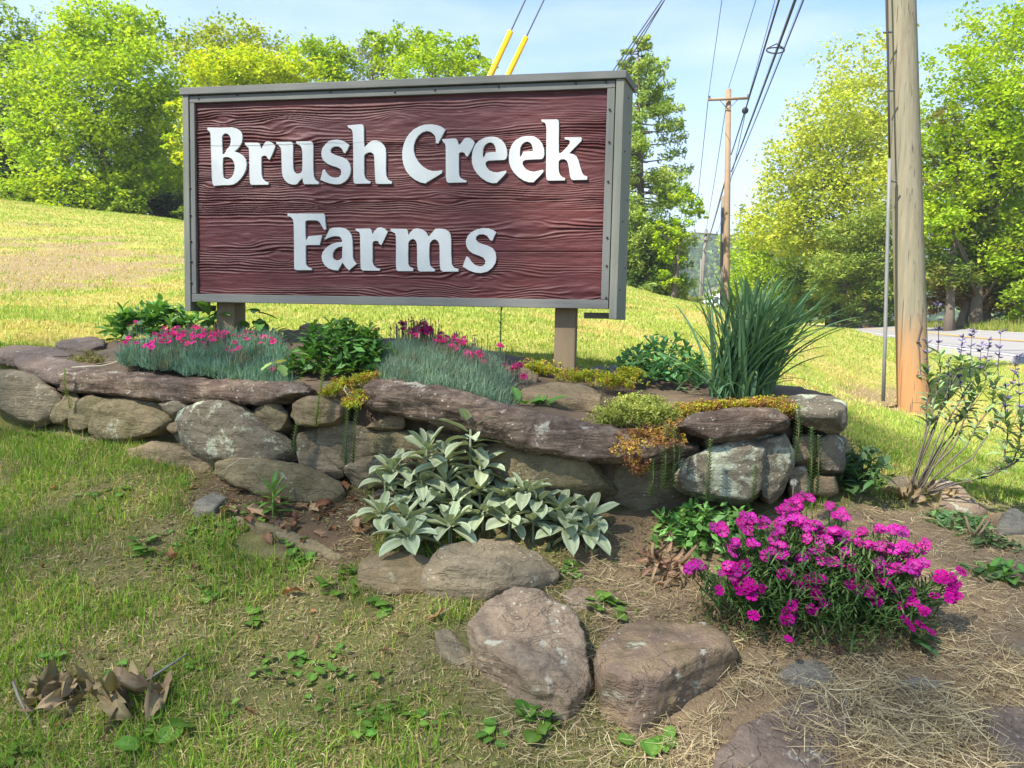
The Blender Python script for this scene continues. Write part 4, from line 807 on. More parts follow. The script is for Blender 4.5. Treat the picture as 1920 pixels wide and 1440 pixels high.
tree('leafy_tree', 'bright green tree behind the yellow guy guards', 'tree', tbase(810, 490, 32), tb([(735, 95, 42), (780, 85, 40), (825, 100, 45), (870, 105, 35), (905, 125, 28), (700, 80, 25), (800, 150, 70), (880, 160, 50)], 32, .9, .8), 3, .18, BRT, .2)
for (x, y, r, d, i) in ((310, 385, 30, 30, 0), (60, 390, 35, 29, 1), (240, 385, 30, 28, 2), (345, 400, 20, 29, 3), (140, 395, 30, 28.5, 4)):
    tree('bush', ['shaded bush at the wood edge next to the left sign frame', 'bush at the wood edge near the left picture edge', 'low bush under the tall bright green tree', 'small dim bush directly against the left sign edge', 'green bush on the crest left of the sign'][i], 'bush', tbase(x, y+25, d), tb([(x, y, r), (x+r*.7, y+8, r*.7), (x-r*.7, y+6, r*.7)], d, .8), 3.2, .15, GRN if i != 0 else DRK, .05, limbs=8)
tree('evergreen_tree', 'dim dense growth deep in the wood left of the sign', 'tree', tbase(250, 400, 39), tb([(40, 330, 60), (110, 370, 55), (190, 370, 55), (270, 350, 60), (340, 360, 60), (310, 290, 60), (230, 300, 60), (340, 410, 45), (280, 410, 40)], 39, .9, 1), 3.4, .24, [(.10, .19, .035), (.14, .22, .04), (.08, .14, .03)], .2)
# bare trunks in the shade of the left wood
for i, (x, yt, d, r) in enumerate(((255, 230, 31, .11), (292, 300, 32, .14), (318, 300, 33, .16), (212, 290, 31.5, .1), (335, 330, 34, .1))):
    q = tbase(x, 410, d); tp_ = P(x+RNG.uniform(-6, 6), yt, d); e = empty('young_tree', q, ['slim grey trunk showing through the bright green crown', 'brown trunk in the shaded gap left of the sign', 'thickest dark trunk in the shaded gap left of the sign', 'thin dark trunk in the middle of the left wood', 'trunk closest to the left edge of the sign'][i], 'tree')
    tube('trunk', [q-np.array([0, 0, .3]), (q+tp_)/2+RT*.06, tp_], [r, r*.8, r*.5], M['bark'], e, 7, q)
    V, F, C, TW = blob_leaves([(tp_, np.array([1., 1., .8]), .8), ((q+tp_)/2+RT*.5, np.array([.7, .7, .5]), .5)], 2.4, .16, GRN); link('crown', npmesh('crown', V-q, F, C), M['lf_tree'], e)
# white pine right of the sign: whorls of boughs
def pine(label, base, top, width, dens, cols, group=None, name='pine_tree', prof=None, nb=90, size=.2, droop=.1):
    base = np.asarray(base, float); top = np.asarray(top, float); e = empty(name, base, label, 'tree', group); H = top[2]-base[2]; bgt = Bag(); s = np.linspace(0, 1, 7)
    bgt.add(*tubeVF(base+(top-base)*s[:, None]-np.array([0, 0, .3])*(s[:, None] == 0), .2*(1-.9*s)*H/9, 8)); VV = []; CC = []; cols = np.array(cols)
    for i in range(nb):
        h = (i+RNG.uniform(0, 1))/nb; w_ = width*(prof(h) if prof else (1-h)**.7)*RNG.uniform(.7, 1.15); az = RNG.uniform(0, 2*math.pi); st_ = base+(top-base)*h
        dr = np.array([math.cos(az), math.sin(az), RNG.uniform(.05, .35)-droop]); en = st_+dr*w_; md = (st_+en)/2-np.array([0, 0, .05*w_]); bgt.add(*tubeVF([st_, md, en], [.035, .02, .006], 4, False))
        nl = int(dens*w_*90); f_ = RNG.uniform(.25, 1.03, nl)**.7; side = np.cross(dr, [0, 0, 1]); side /= np.linalg.norm(side)
        cl = np.floor(f_*7)/7; sp_ = (.12+.2*f_*(1-f_)*4*.6)*w_
        L = st_+(en-st_)*f_[:, None]+side*(RNG.normal(0, .45, nl)*sp_)[:, None]+np.array([0, 0, 1])*(RNG.normal(.08, .16, nl)*min(1.2, w_)*.6)[:, None]
        cc = cols[RNG.integers(0, len(cols))]*(1+RNG.uniform(-.3, .3, (nl, 1))); V, F = leafquads(L, rnorm(nl, .25), size*RNG.uniform(.7, 1.4, nl), .34); VV.append(V); CC.append(np.repeat(cc, 4, 0))
    V = np.concatenate(VV); link('crown', npmesh('crown', V-base, np.arange(len(V)).reshape(-1, 4), np.concatenate(CC)), M['lf_tree'], e); link('trunk', bgt.mesh('trunk', base, True), M['bark'], e); return e
pine('tall feathery white pine standing right of the sign', tbase(1205, 560, 30), P(1196, 78, 30), 2.1, 1.25, [(.29, .39, .085), (.34, .42, .10), (.23, .33, .08)], nb=190, prof=lambda h: .95 if h < .5 else (1.02-1.35*(h-.5)**1.1) if h < .93 else .3, size=.19)
tree('evergreen_tree', 'dark dense evergreen at the foot of the tall white pine', 'tree', tbase(1215, 560, 29), tb([(1215, 520, 42), (1190, 470, 45), (1240, 470, 45), (1235, 535, 30), (1180, 540, 30), (1225, 420, 45)], 29, 1), 3.4, .16, [(.10, .17, .045), (.13, .20, .05)], .15, aspect=.4)
tree('leafy_tree', 'light green leaning tree whose branch sticks out right of the white pine', 'tree', tbase(1262, 560, 28), tb([(1300, 385, 26, .9), (1280, 365, 22), (1278, 420, 26), (1262, 470, 28), (1255, 520, 24), (1318, 400, 12), (1240, 440, 30)], 28, .9), 3, .14, BRT, .12)
# wood right of the road
tree('leafy_tree', 'tall pale yellow green tree left of the thick pole, wispy at the top', 'tree', tbase(1600, 605, 40), tb([(1630, 110, 60, .35), (1570, 130, 55, .2), (1620, 190, 80, .9), (1545, 230, 70, .8), (1660, 260, 70), (1590, 300, 100), (1505, 310, 70, 1.), (1460, 380, 55, .8), (1440, 430, 50), (1640, 370, 80), (1560, 400, 90), (1500, 420, 60)], 40, 1, 2), 2.6, .2, [(.42, .47, .06), (.47, .50, .065), (.34, .42, .05)], .25, limbs=60)
tree('leafy_tree', 'lower bright tree at the left end of the roadside wood', 'tree', tbase(1430, 605, 46), tb([(1430, 440, 45), (1400, 490, 45), (1460, 480, 60), (1420, 540, 55), (1480, 540, 60), (1385, 540, 30)], 46, 1, 2), 3, .2, BRT, .2)
tree('pine_tree', 'brownish pine boughs filling the wood directly left of the thick pole', 'tree', tbase(1625, 605, 37), tb([(1640, 420, 60), (1590, 440, 55), (1650, 480, 60), (1600, 500, 50), (1650, 540, 45), (1560, 500, 45), (1610, 560, 45), (1540, 540, 30)], 37, .6, 1), 5.5, .2, [(.24, .33, .06), (.31, .36, .07), (.19, .28, .055)], .2, aspect=.35)
tree('bush', 'bright lime bush at the bend of the road', 'bush', tbase(1520, 607, 41), tb([(1515, 575, 28), (1535, 565, 25), (1500, 555, 25), (1530, 590, 24), (1500, 590, 22)], 41, .9), 3.2, .15, [(.24, .32, .02), (.28, .34, .03)], .05, limbs=6)
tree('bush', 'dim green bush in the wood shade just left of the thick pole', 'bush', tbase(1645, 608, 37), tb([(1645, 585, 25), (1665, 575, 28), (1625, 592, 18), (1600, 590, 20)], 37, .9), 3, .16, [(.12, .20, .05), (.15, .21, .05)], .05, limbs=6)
tree('leafy_tree', 'leafy tree right of the thick pole, tallest on the right edge', 'tree', tbase(1830, 600, 27), tb([(1850, 60, 70, .55), (1900, 130, 80), (1790, 150, 60, .6), (1830, 210, 70), (1770, 260, 50, .9), (1900, 260, 70), (1840, 310, 80), (1780, 360, 60), (1900, 380, 80), (1830, 420, 70), (1960, 300, 80), (1960, 450, 80), (1750, 200, 40, .7), (1920, 200, 70), (1880, 320, 80), (1760, 420, 50), (1850, 480, 60), (1930, 60, 70, .8)], 27, .9, 1.5), 2.9, .16, BRT, .22, limbs=50)
tree('pine_tree', 'olive pine boughs between the thick pole and the tallest right tree', 'tree', tbase(1780, 600, 26.5), tb([(1770, 220, 35), (1760, 300, 35), (1850, 230, 28), (1810, 270, 35), (1750, 350, 30), (1890, 270, 30)], 26.5, .5, .6), 2.6, .17, [(.15, .16, .045), (.18, .17, .05)], .18, aspect=.3)
tree('hemlock_tree', 'dark hemlock with brown lower twigs on the far roadside', 'tree', tbase(1800, 605, 27.5), tb([(1770, 450, 45), (1820, 430, 55), (1880, 470, 60), (1770, 510, 50), (1830, 500, 60), (1900, 530, 60), (1960, 500, 70)], 27.5, .7, 1), 6.5, .19, [(.14, .21, .04), (.18, .24, .05), (.21, .22, .05), (.09, .15, .03)], .2, aspect=.42)
tree('hemlock_tree', 'brown twiggy skirt of dead boughs along the roadside bank', 'tree', tbase(1850, 604, 28), tb([(1780, 555, 35), (1830, 560, 40), (1880, 565, 35), (1920, 570, 40), (1750, 570, 30)], 28, .7, .5), 6, .17, [(.24, .15, .06), (.30, .20, .08), (.16, .14, .05), (.12, .08, .04)], .12, aspect=.32)
tree('bush', 'green shrub at the right edge beyond the road', 'bush', tbase(1905, 600, 25), tb([(1905, 560, 28), (1930, 545, 30), (1900, 585, 20)], 25, .9), 3, .14, GRN, .05, limbs=6)
tree('evergreen_tree', 'dense low green boughs closing the wood behind the lime bush', 'tree', tbase(1560, 606, 45), tb([(1400, 570, 30), (1450, 570, 35), (1500, 530, 40), (1550, 520, 45), (1600, 540, 50), (1650, 520, 50), (1690, 540, 50), (1580, 580, 35), (1640, 585, 35)], 45, .8, 1), 4, .22, [(.14, .22, .035), (.20, .27, .04), (.10, .16, .03)], .2)
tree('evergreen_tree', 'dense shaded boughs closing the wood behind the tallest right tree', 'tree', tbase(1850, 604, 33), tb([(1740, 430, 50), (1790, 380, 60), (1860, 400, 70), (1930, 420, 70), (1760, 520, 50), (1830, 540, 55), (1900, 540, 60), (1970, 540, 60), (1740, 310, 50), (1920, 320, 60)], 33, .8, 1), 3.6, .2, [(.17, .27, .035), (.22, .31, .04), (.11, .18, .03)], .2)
for i, (x, yt, yb, d) in enumerate(((1596, 500, 606, 38), (1580, 470, 606, 39), (1625, 480, 606, 39.5), (1550, 480, 606, 43), (1850, 470, 602, 28.5))):
    q = tbase(x, yb, d); tp_ = P(x-4+RNG.uniform(-5, 5), yt, d); e = empty('young_tree', q, ['pale leaning trunk beside the lime bush', 'thin grey trunk behind the pale leaning trunk', 'dark trunk just left of the thick pole', 'thin trunk above the lime bush', 'bent pale trunk in the wood right of the thick pole'][i], 'tree')
    tube('trunk', [q-np.array([0, 0, .3]), (q+tp_)/2+RT*.1, tp_], [.11, .09, .05], M['pole_grey'] if i in (0, 4) else M['bark'], e, 7, q)
    V, F, C, TW = blob_leaves([(tp_, np.array([1., 1., .8]), .7)], 2.2, .16, GRN); link('crown', npmesh('crown', V-q, F, C), M['lf_tree'], e)
tree('leafy_tree', 'hazy bare tipped tree far behind the brown pole', 'tree', tbase(1395, 600, 75), tb([(1395, 410, 25, .4), (1380, 450, 30, .6), (1410, 440, 25, .5)], 75, 1), 2.6, .35, OLV, .25)
tree('bush', 'yellow green bushes below the hill beside the far grey pole', 'bush', tbase(1290, 590, 45), tb([(1275, 560, 18), (1295, 570, 20), (1325, 580, 18), (1345, 585, 18), (1385, 585, 25), (1265, 545, 14)], 45, .8), 3, .2, [(.19, .22, .04), (.23, .25, .05)], .05, limbs=6)
tree('bush', 'bushes screening the white house', 'bush', tbase(1380, 600, 60), tb([(1365, 570, 18), (1350, 545, 14), (1390, 575, 22), (1320, 560, 14), (1410, 580, 22)], 60, .8), 3, .25, GRN, .05, limbs=6)
# small white house far away
hb = P(1341, 578, 150); hs = empty('white_house', hb, 'small white gabled house far off behind the strap leaved clump', 'house')
bm = bmesh.new()
pr_ = [(-1.9, 0), (1.9, 0), (1.9, 2.6), (0, 4.2), (-1.9, 2.6)]; a_ = [bm.verts.new((x, 0, z)) for x, z in pr_]; b_ = [bm.verts.new((x, 6, z)) for x, z in pr_]
bm.faces.new(a_); bm.faces.new(b_[::-1])
for i in range(5): bm.faces.new((a_[i], b_[i], b_[(i+1) % 5], a_[(i+1) % 5]))
bmesh.ops.recalc_face_normals(bm, faces=bm.faces); me = bpy.data.meshes.new('wall'); bm.to_mesh(me); bm.free(); link('wall', me, mat_plain('white_siding', (.75, .76, .78), .7, .05), hs)
for sgn in (-1, 1):
    V = np.array([(sgn*2.3, -.3, 2.42), (sgn*2.3, 6.3, 2.42), (0, 6.3, 4.36), (0, -.3, 4.36)]); V = np.concatenate([V, V-np.array([0, 0, .15])]); link('roof', npmesh('roof', V, [(0, 1, 2, 3), (4, 7, 6, 5), (0, 4, 5, 1), (1, 5, 6, 2), (2, 6, 7, 3), (3, 7, 4, 0)]), M['pole_grey'], hs)
link('window', npmesh('window', boxV((-.6, -.06, 1.0), (.6, .02, 2.3)), _BF), mat_plain('dark_window', (.03, .04, .05), .2, .1), hs)
# far wooded hill
hx = np.linspace(-320, 520, 90); hy = np.linspace(230, 620, 40); HX, HY = np.meshgrid(hx, hy); ridge = P(1320, 440, 420)[2]
HZ = -18+(ridge+14)*np.exp(-((HY-430)/110.)**2)*(.86+.14*np.cos((HX-60)/130.))+3*n2(HX.ravel(), HY.ravel(), .02, 3).reshape(HX.shape)
idx = np.arange(HX.size).reshape(HX.shape); link('far_hill', npmesh('far_hill', np.stack([HX, HY, HZ], -1).reshape(-1, 3), np.stack([idx[:-1, :-1], idx[:-1, 1:], idx[1:, 1:], idx[1:, :-1]], -1).reshape(-1, 4), smooth=True), mat_plain('wooded_slope', (.06, .10, .03), .95, .3), kind='structure')
nW = 6000; fx_ = RNG.uniform(-60, 260, nW); fy_ = RNG.uniform(250, 440, nW); hz_ = -18+(ridge+14)*np.exp(-((fy_-430)/110.)**2)*(.86+.14*np.cos((fx_-60)/130.)); FV = []; FCc = []
for i in range(nW):
    n = 26; r = RNG.uniform(1.8, 3.6); d = rdir(n); d[:, 2] = np.abs(d[:, 2]); cc = np.array([(.09, .17, .035), (.13, .21, .04), (.17, .25, .05), (.06, .11, .03)])[RNG.integers(0, 4)]
    V, F = leafquads(np.array([fx_[i], fy_[i], hz_[i]+1.5])+d*r*RNG.uniform(.6, 1.1, (n, 1)), rnorm(n, .2), r*1.0, .7); FV.append(V); FCc.append(np.repeat(cc*(1+RNG.uniform(-.3, .3, (n, 1))), 4, 0))
V = np.concatenate(FV); link('far_woods', npmesh('far_woods', V, np.arange(len(V)).reshape(-1, 4), np.concatenate(FCc)), M['lf_tree'], None, label='hazy wooded hillside far away right of the white pine', cat='woods', kind='stuff')
# tree behind the viewpoint that shades the bed
sb = gpt(-18.5, -15.5); shb = []
for gx0 in np.arange(-7.2, 4.2, .75):
    for gy0 in np.arange(-1.2, 5.0, .75):
        z_ = RNG.uniform(21, 27); k = (z_-.7)/SUNV[2]; shb.append((np.array([gx0, gy0, .7])+SUNV*k+RNG.normal(0, .2, 3), np.array([.75, .75, .42]), 1.))
V, F, C, TW = blob_leaves(shb, .41, .13, GRN, shell=.2, tw=.8)
cen = V.reshape(-1, 4, 3).mean(1)
keepm = np.ones(len(cen), bool)
# nothing of it hangs where the sun passes to the lawn and the hill behind the bed
gt = cen-SUNV*((cen[:, 2]-1.0)/SUNV[2])[:, None]; lim = 5.2+.3*n2(gt[:, 0], gt[:, 1], 1.3, 4)-.9*sstep(1.2, 3.0, gt[:, 0]); keepm &= gt[:, 1] < lim
for (tx, ty, td, rr) in ((1055, 345, 3.8, .24), (1085, 410, 3.8, .2), (1060, 660, 3.9, .07), (1180, 770, 3.3, .16), (1230, 740, 3.6, .16), (1050, 690, 4.0, .12), (1780, 820, 3.5, .25), (1850, 740, 3.6, .2), (120, 560, 6, .3), (1350, 770, 3.3, .08), (1700, 1080, 2.9, .08)):
    t0 = P(tx, ty, td); dd = cen-t0; dist = np.linalg.norm(dd-(dd@SUNV)[:, None]*SUNV, axis=1); keepm &= dist > rr*(1+.35*pn(cen*6))
px_, py_, d_ = proj(cen); keepm &= ~((d_ > 0) & (px_ > -150) & (px_ < 2070) & (py_ > -150))
V = V.reshape(-1, 4, 3)[keepm].reshape(-1, 3); C = C.reshape(-1, 4, 3)[keepm].reshape(-1, 3)
se = empty('shade_tree', sb, 'broad leafy tree standing behind the viewpoint and shading the flower bed', 'tree')
link('crown', npmesh('crown', V-sb, np.arange(len(V)).reshape(-1, 4), C), M['lf_tree'], se); bgt = Bag(); hubs = sb+np.array([.3, .3, 16])
bgt.add(*tubeVF([sb-np.array([0, 0, .3]), sb+np.array([.1, .1, 8]), hubs], [.36, .28, .22], 12))
for q in V.reshape(-1, 4, 3).mean(1)[RNG.integers(0, len(V)//4, 26)]:
    bgt.add(*tubeVF([hubs, (hubs+q)/2+np.array([0, 0, .5]), q], [.09, .05, .015], 6))
link('trunk', bgt.mesh('trunk', sb, True), M['bark'], se)

# ------------------------------------------------------------------ grass, straw, ground litter (stuff)
def blades(X, Y, Z, h, wd, cols, lean=.5, seg=2, curl=.5):
    """tapered grass blades rooted at X,Y,Z"""
    n = len(X); az = RNG.uniform(0, 2*math.pi, n); fa = RNG.uniform(0, 2*math.pi, n); ln = np.abs(RNG.normal(0, lean, n)); h = h*np.ones(n); wd = wd*np.ones(n)
    root = np.stack([X, Y, Z], -1); dr = np.stack([np.cos(az), np.sin(az), np.zeros(n)], -1); sd_ = np.stack([np.cos(fa), np.sin(fa), np.zeros(n)], -1)
    rows = []
    for i in range(seg+1):
        t_ = i/seg; b = ln*(t_**(1+curl))*h; zz = h*t_*np.maximum(.15, 1-.38*np.minimum(ln, 1.9)*t_)
        rows.append(root+dr*b[:, None]+np.stack([0*zz, 0*zz, zz], -1))
    V = []
    for i, r in enumerate(rows[:-1]):
        wv = sd_*(wd*(1-.35*i/seg)*.5)[:, None]; V += [r-wv, r+wv]
    V.append(rows[-1]); V = np.stack(V, 1); k = V.shape[1]; base = np.arange(n)[:, None]*k; F = []
    for i in range(seg-1):
        a = 2*i; F += [base+np.array([a, a+1, a+3]), base+np.array([a, a+3, a+2])]
    a = 2*(seg-1); F.append(base+np.array([a, a+1, a+2])); F = np.concatenate(F)
    return V.reshape(-1, 3), F, np.repeat(cols, k, 0)
def pick(cols, n, jit=.25):
    cols = np.array(cols); return cols[RNG.integers(0, len(cols), n)]*(1+RNG.uniform(-jit, jit, (n, 1)))
def outside_wall(X, Y):
    return ~inpoly(X, Y, bpoly)
WFRONT = [tuple(P(x, 900, dW(x)-.02)[:2]) for x in (-150, 0, 100, 200, 330, 450, 600, 800, 1000, 1200, 1400, 1490, 1575)]
WBLOCK = WFRONT+[tuple(P(1585, 800, 3.9)[:2])]+bpoly[len(BP):][:]+[(-3.6, 5.0)]
ROCKS = [o for o in COL.objects if o.name.startswith('rock') and o.parent is None]
def rockmask(X, Y):
    m = np.zeros(len(X), bool)
    for o in ROCKS:
        bb = np.array([list(c) for c in o.bound_box])+np.array(o.location); c = bb.mean(0); e_ = (bb.max(0)-bb.min(0))/2
        m |= ((X-c[0])/e_[0])**2+((Y-c[1])/e_[1])**2 < .62
    return m
NG = 560000
X = RNG.uniform(-4.6, 5.6, NG); Y = RNG.uniform(1.3, 5.0, NG); Z = gz(X, Y); px, py, d = proj(np.stack([X, Y, Z], -1))
ba, lt, cl = cover(X, Y, Z); ok = (px > -700) & (px < 3600) & (py < 1900) & ~inpoly(X, Y, WBLOCK) & ~rockmask(X, Y) & ~ba & ~lt
patch = n2(X, Y, 2.4, 11); lush = sstep(-.42, .68, patch+.35*n2(X, Y, 7, 31, 2)+.45*sstep(900, 200, px)-.25*sstep(1000, 1400, py)*sstep(500, 900, px)-.3*sstep(800, 1000, px)+.3*sstep(1550, 1650, px))
ok &= RNG.uniform(0, 1, NG) < .16+.84*lush
X, Y, Z, lush, px = X[ok], Y[ok], Z[ok], lush[ok], px[ok]; n = len(X)
gcol = pick([(.14, .27, .025), (.19, .34, .033), (.26, .39, .045), (.09, .19, .02), (.31, .38, .07)], n); dry = RNG.uniform(0, 1, n) > .26+.62*lush
gcol[dry] = pick([(.46, .36, .15), (.54, .44, .20), (.34, .28, .09)], int(dry.sum()))
h = RNG.uniform(.015, .05, n)*(.6+.8*lush)*(1+.9*(RNG.uniform(0, 1, n) > .96))
V, F, C = blades(X, Y, Z-.004, h, RNG.uniform(.0022, .0048, n), gcol, .75)
link('lawn_grass', npmesh('lawn_grass', V, F, C), M['lf_grass'], None, label='patchy green grass on the slope below the wall', cat='grass', kind='stuff')
# lawn beyond the bed
NL = 560000
pxl = RNG.uniform(-500, 2900, NL); dl = np.exp(RNG.uniform(math.log(3.6), math.log(34), NL)); A = CAM+dl[:, None]*(FW+((pxl-960)/FOC)[:, None]*RT); X, Y = A[:, 0], A[:, 1]; Z = gz(X, Y)
p1, q1, d1 = proj(np.stack([X, Y, Z], -1)); ba, lt, cl = cover(X, Y, Z)
ok = ~inpoly(X, Y, WBLOCK) & ~inpoly(X, Y, ROADXY) & (q1 < 1000) & ~(ba) & ~((cl) & (RNG.uniform(0, 1, NL) < .6)) & ((Y > 4.4) | (p1 > 1600))
X, Y, Z, dl, cl = X[ok], Y[ok], Z[ok], dl[ok], cl[ok]; n = len(X); pt = 1.25*n2(X, Y, .55, 21)+.6*n2(X, Y, 3, 23, 2)
gcol = pick([(.26, .36, .06), (.31, .39, .075), (.37, .41, .10), (.20, .31, .05)], n); dry = (pt+RNG.normal(0, .35, n) > .36) | (cl & (RNG.uniform(0, 1, n) < .7)); gcol[dry] = pick([(.55, .46, .17), (.48, .42, .13), (.52, .37, .16)], int(dry.sum()))
V, F, C = blades(X, Y, Z-.005, RNG.uniform(.018, .04, n)*(1+.035*dl), .0035+.0011*dl, gcol, .7, 1)
link('lawn_grass', npmesh('lawn_grass', V, F, C), M['lf_grass'], None, label='sunlit yellow green lawn behind the flower bed', cat='grass', kind='stuff')
# tall verge grass beyond the road
nb_ = 14000; f_ = RNG.uniform(.15, .85, nb_); s_ = RNG.uniform(0, 1, nb_); A = np.array([np.interp(f_, np.linspace(0, 1, 60), feR[:, j]) for j in range(3)]).T; B_far = A*1.22; A = A+(B_far-A)*s_[:, None]; Z = gz(A[:, 0], A[:, 1])
V, F, C = blades(A[:, 0], A[:, 1], Z, RNG.uniform(.15, .4, nb_), .05, pick([(.16, .23, .03), (.22, .26, .05), (.28, .25, .09)], nb_), .5, 1)
link('verge_grass', npmesh('verge_grass', V, F, C), M['lf_grass'], None, label='taller grass along the far side of the road', cat='grass', kind='stuff')
# straw and clippings
def straws(n, region, L=(.03, .11), cols=((.48, .385, .21), (.38, .30, .155), (.55, .455, .27), (.29, .215, .115)), w_=(.0009, .0021), tilt=.18, lift=.012):
    X = RNG.uniform(-2.6, 2.6, n*9); Y = RNG.uniform(1.4, 4.0, n*9); Z = gz(X, Y); px, py, d = proj(np.stack([X, Y, Z], -1)); m = region(px, py, X, Y) & ~inpoly(X, Y, WBLOCK); X, Y, Z = X[m][:n], Y[m][:n], Z[m][:n]; n = len(X)
    az = RNG.uniform(0, 2*math.pi, n); l_ = RNG.uniform(*L, n)*RNG.uniform(.5, 1.2, n); ti = RNG.normal(0, tilt, n); dr = np.stack([np.cos(az), np.sin(az), ti], -1); sd_ = np.stack([-np.sin(az), np.cos(az), RNG.normal(0, .4, n)], -1)*(RNG.uniform(*w_, n)*.5)[:, None]
    c = np.stack([X, Y, Z+np.abs(RNG.normal(0, lift, n))+.004], -1); bend = np.stack([-np.sin(az), np.cos(az), np.abs(RNG.normal(0, .5, n))], -1)*(l_*RNG.normal(0, .12, n))[:, None]
    a = c-dr*(l_/2)[:, None]; b = c+dr*(l_/2)[:, None]; mm = c+bend
    V = np.stack([a-sd_, a+sd_, mm-sd_, mm+sd_, b-sd_*.4, b+sd_*.4], 1).reshape(-1, 3); k = np.arange(n)[:, None]*6; F = np.concatenate([k+np.array([0, 1, 3, 2]), k+np.array([2, 3, 5, 4])]); return V, F, np.repeat(pick(cols, n), 6, 0)
def reg_bare(px, py, X, Y): return (inpoly(px, py, [(1060, 1000), (1500, 950), (1760, 960), (2000, 1010), (2100, 1500), (1000, 1500), (900, 1320), (820, 1200), (1000, 1130)])) & ~rockmask(X, Y) & (RNG.uniform(0, 1, len(px)) < np.clip(.10+.9*sstep(1150, 1330, py)*sstep(1150, 1420, px)+.25*sstep(900, 1250, py), 0, 1))
bgS = Bag(); bgS.add(*straws(18000, reg_bare))
bgS.add(*straws(20000, lambda px, py, X, Y: (px > -100) & (px < 1150) & (py > 840) & (py < 1500) & ~rockmask(X, Y), L=(.012, .06), lift=.006, cols=((.40, .32, .15), (.30, .24, .10), (.22, .16, .08), (.50, .41, .22), (.20, .20, .06))))
bgS.add(*straws(11000, lambda px, py, X, Y: ((px-1640)/190)**2+((py-1370)/80)**2 < 1, L=(.05, .16), lift=.03, tilt=.3))
bgS.add(*straws(1500, lambda px, py, X, Y: inpoly(px, py, [(640, 960), (720, 940), (700, 1050), (640, 1060)]) | inpoly(px, py, [(880, 1270), (960, 1270), (1180, 1320), (1180, 1400), (1000, 1370)]), lift=.02))
link('dry_straw', bgS.mesh('dry_straw'), M['straw'], None, label='dry mown straw strewn over the bare slope', cat='straw', kind='stuff')
# dead scraps and thatch worked into the turf
n = 26000; X = RNG.uniform(-3.4, 1.6, n); Y = RNG.uniform(1.5, 4.6, n); Z = gz(X, Y); px, py, d = proj(np.stack([X, Y, Z], -1)); m = (px > -120) & (px < 1300) & ~inpoly(X, Y, WBLOCK) & ~rockmask(X, Y); q = np.stack([X, Y, Z+RNG.uniform(.002, .014, n)], -1)[m]
V, F = leafquads(q, rnorm(len(q), .9), RNG.uniform(.006, .022, len(q)), .45, .1)
link('turf_scraps', npmesh('turf_scraps', V, F, np.repeat(pick([(.20, .13, .07), (.28, .19, .10), (.15, .10, .06), (.33, .26, .14), (.12, .17, .03), (.16, .22, .04)], len(q)), 4, 0)), M['straw'], None, label='dead scraps and small leaves worked into the turf of the slope', cat='ground litter', kind='stuff')
# crumbs of soil and grit on the bare earth
n = 9000; X = RNG.uniform(-.6, 2.6, n); Y = RNG.uniform(1.5, 3.9, n); Z = gz(X, Y); px, py, d = proj(np.stack([X, Y, Z], -1)); m = inpoly(px, py, BARE) & ~inpoly(X, Y, WBLOCK); cpt = np.stack([X, Y, Z+.001], -1)[m]; n = len(cpt)
tet = np.array([(1, 1, .2), (-1, .4, -.6), (.3, -1, -.4), (-.2, .1, 1.)]); r = (RNG.uniform(.0015, .006, n)**1)[:, None, None]; V = (cpt[:, None]+tet[None]*r*RNG.uniform(.6, 1.3, (n, 4, 3))); k = np.arange(n)[:, None]*4; F = np.concatenate([k+np.array(f_) for f_ in ((0, 1, 2), (0, 3, 1), (1, 3, 2), (2, 3, 0))])
link('soil_crumbs', npmesh('soil_crumbs', V.reshape(-1, 3), F, np.repeat(pick([(.24, .15, .085), (.30, .21, .13), (.15, .10, .06)], n), 4, 0)), M['straw'], None, label='loose crumbs of reddish soil on the bare slope', cat='soil', kind='stuff')

# ------------------------------------------------------------------ leaves as shared meshes
def leafmesh(name, L=1., Wd=.3, prof=(.55, 1.), fold=.25, curl=.6, nl=6, nw=2, col=(1, 1, 1), rim=None, wave=0., lobes=None, twist=0., stalk=0., mid=None, cup=0.):
    """leaf along +Y facing +Z; prof = exponents of the half width; curl bends the tip down"""
    nw2 = 2*nw+1; V = []; C = []; ang = .0; y = z = 0.; tl = np.linspace(0, 1, nl+1)
    pk = (prof[0]/(prof[0]+prof[1]))**prof[0]*(prof[1]/(prof[0]+prof[1]))**prof[1]
    for i, t_ in enumerate(tl):
        if i: y += L/nl*math.cos(ang); z -= L/nl*math.sin(ang); ang += curl/nl
        hw = Wd/2*(t_**prof[0])*((1-t_)**prof[1])/pk if 0 < t_ < 1 else (Wd*.05 if t_ == 0 else 0.)
        if lobes: hw *= lobes(t_)
        hw = max(hw, .012*Wd if t_ < 1 else .004*Wd)
        for j in range(nw2):
            s = (j-nw)/nw; x = hw*s; zz = z+abs(s)*hw*fold*2+wave*hw*math.sin(t_*9+j*1.7)*abs(s)-cup*hw*(1-s*s)
            V.append((x*math.cos(twist*t_)-0*zz, y, zz+x*math.sin(twist*t_)))
            c = np.array(col, float)
            if rim is not None and abs(s) > .8: c = np.array(rim, float)
            if mid is not None and j == nw: c = np.array(mid, float)
            C.append(c)
    F = [(i*nw2+j, i*nw2+j+1, (i+1)*nw2+j+1, (i+1)*nw2+j) for i in range(nl) for j in range(nw2-1)]
    return npmesh(name, V, F, np.array(C), True)
def place(name, me, mat, parent, loc, az, el, sc=1., roll=0., **kw):
    o = link(name, me, mat, parent, **kw); m = Matrix.Translation(Vector(np.asarray(loc, float)-(np.array(parent.location) if parent else 0))) @ Matrix.Rotation(az-math.pi/2, 4, 'Z') @ Matrix.Rotation(el, 4, 'X') @ Matrix.Rotation(roll, 4, 'Y') @ Matrix.Scale(sc, 4)
    o.matrix_local = m; return o
U = RNG.uniform

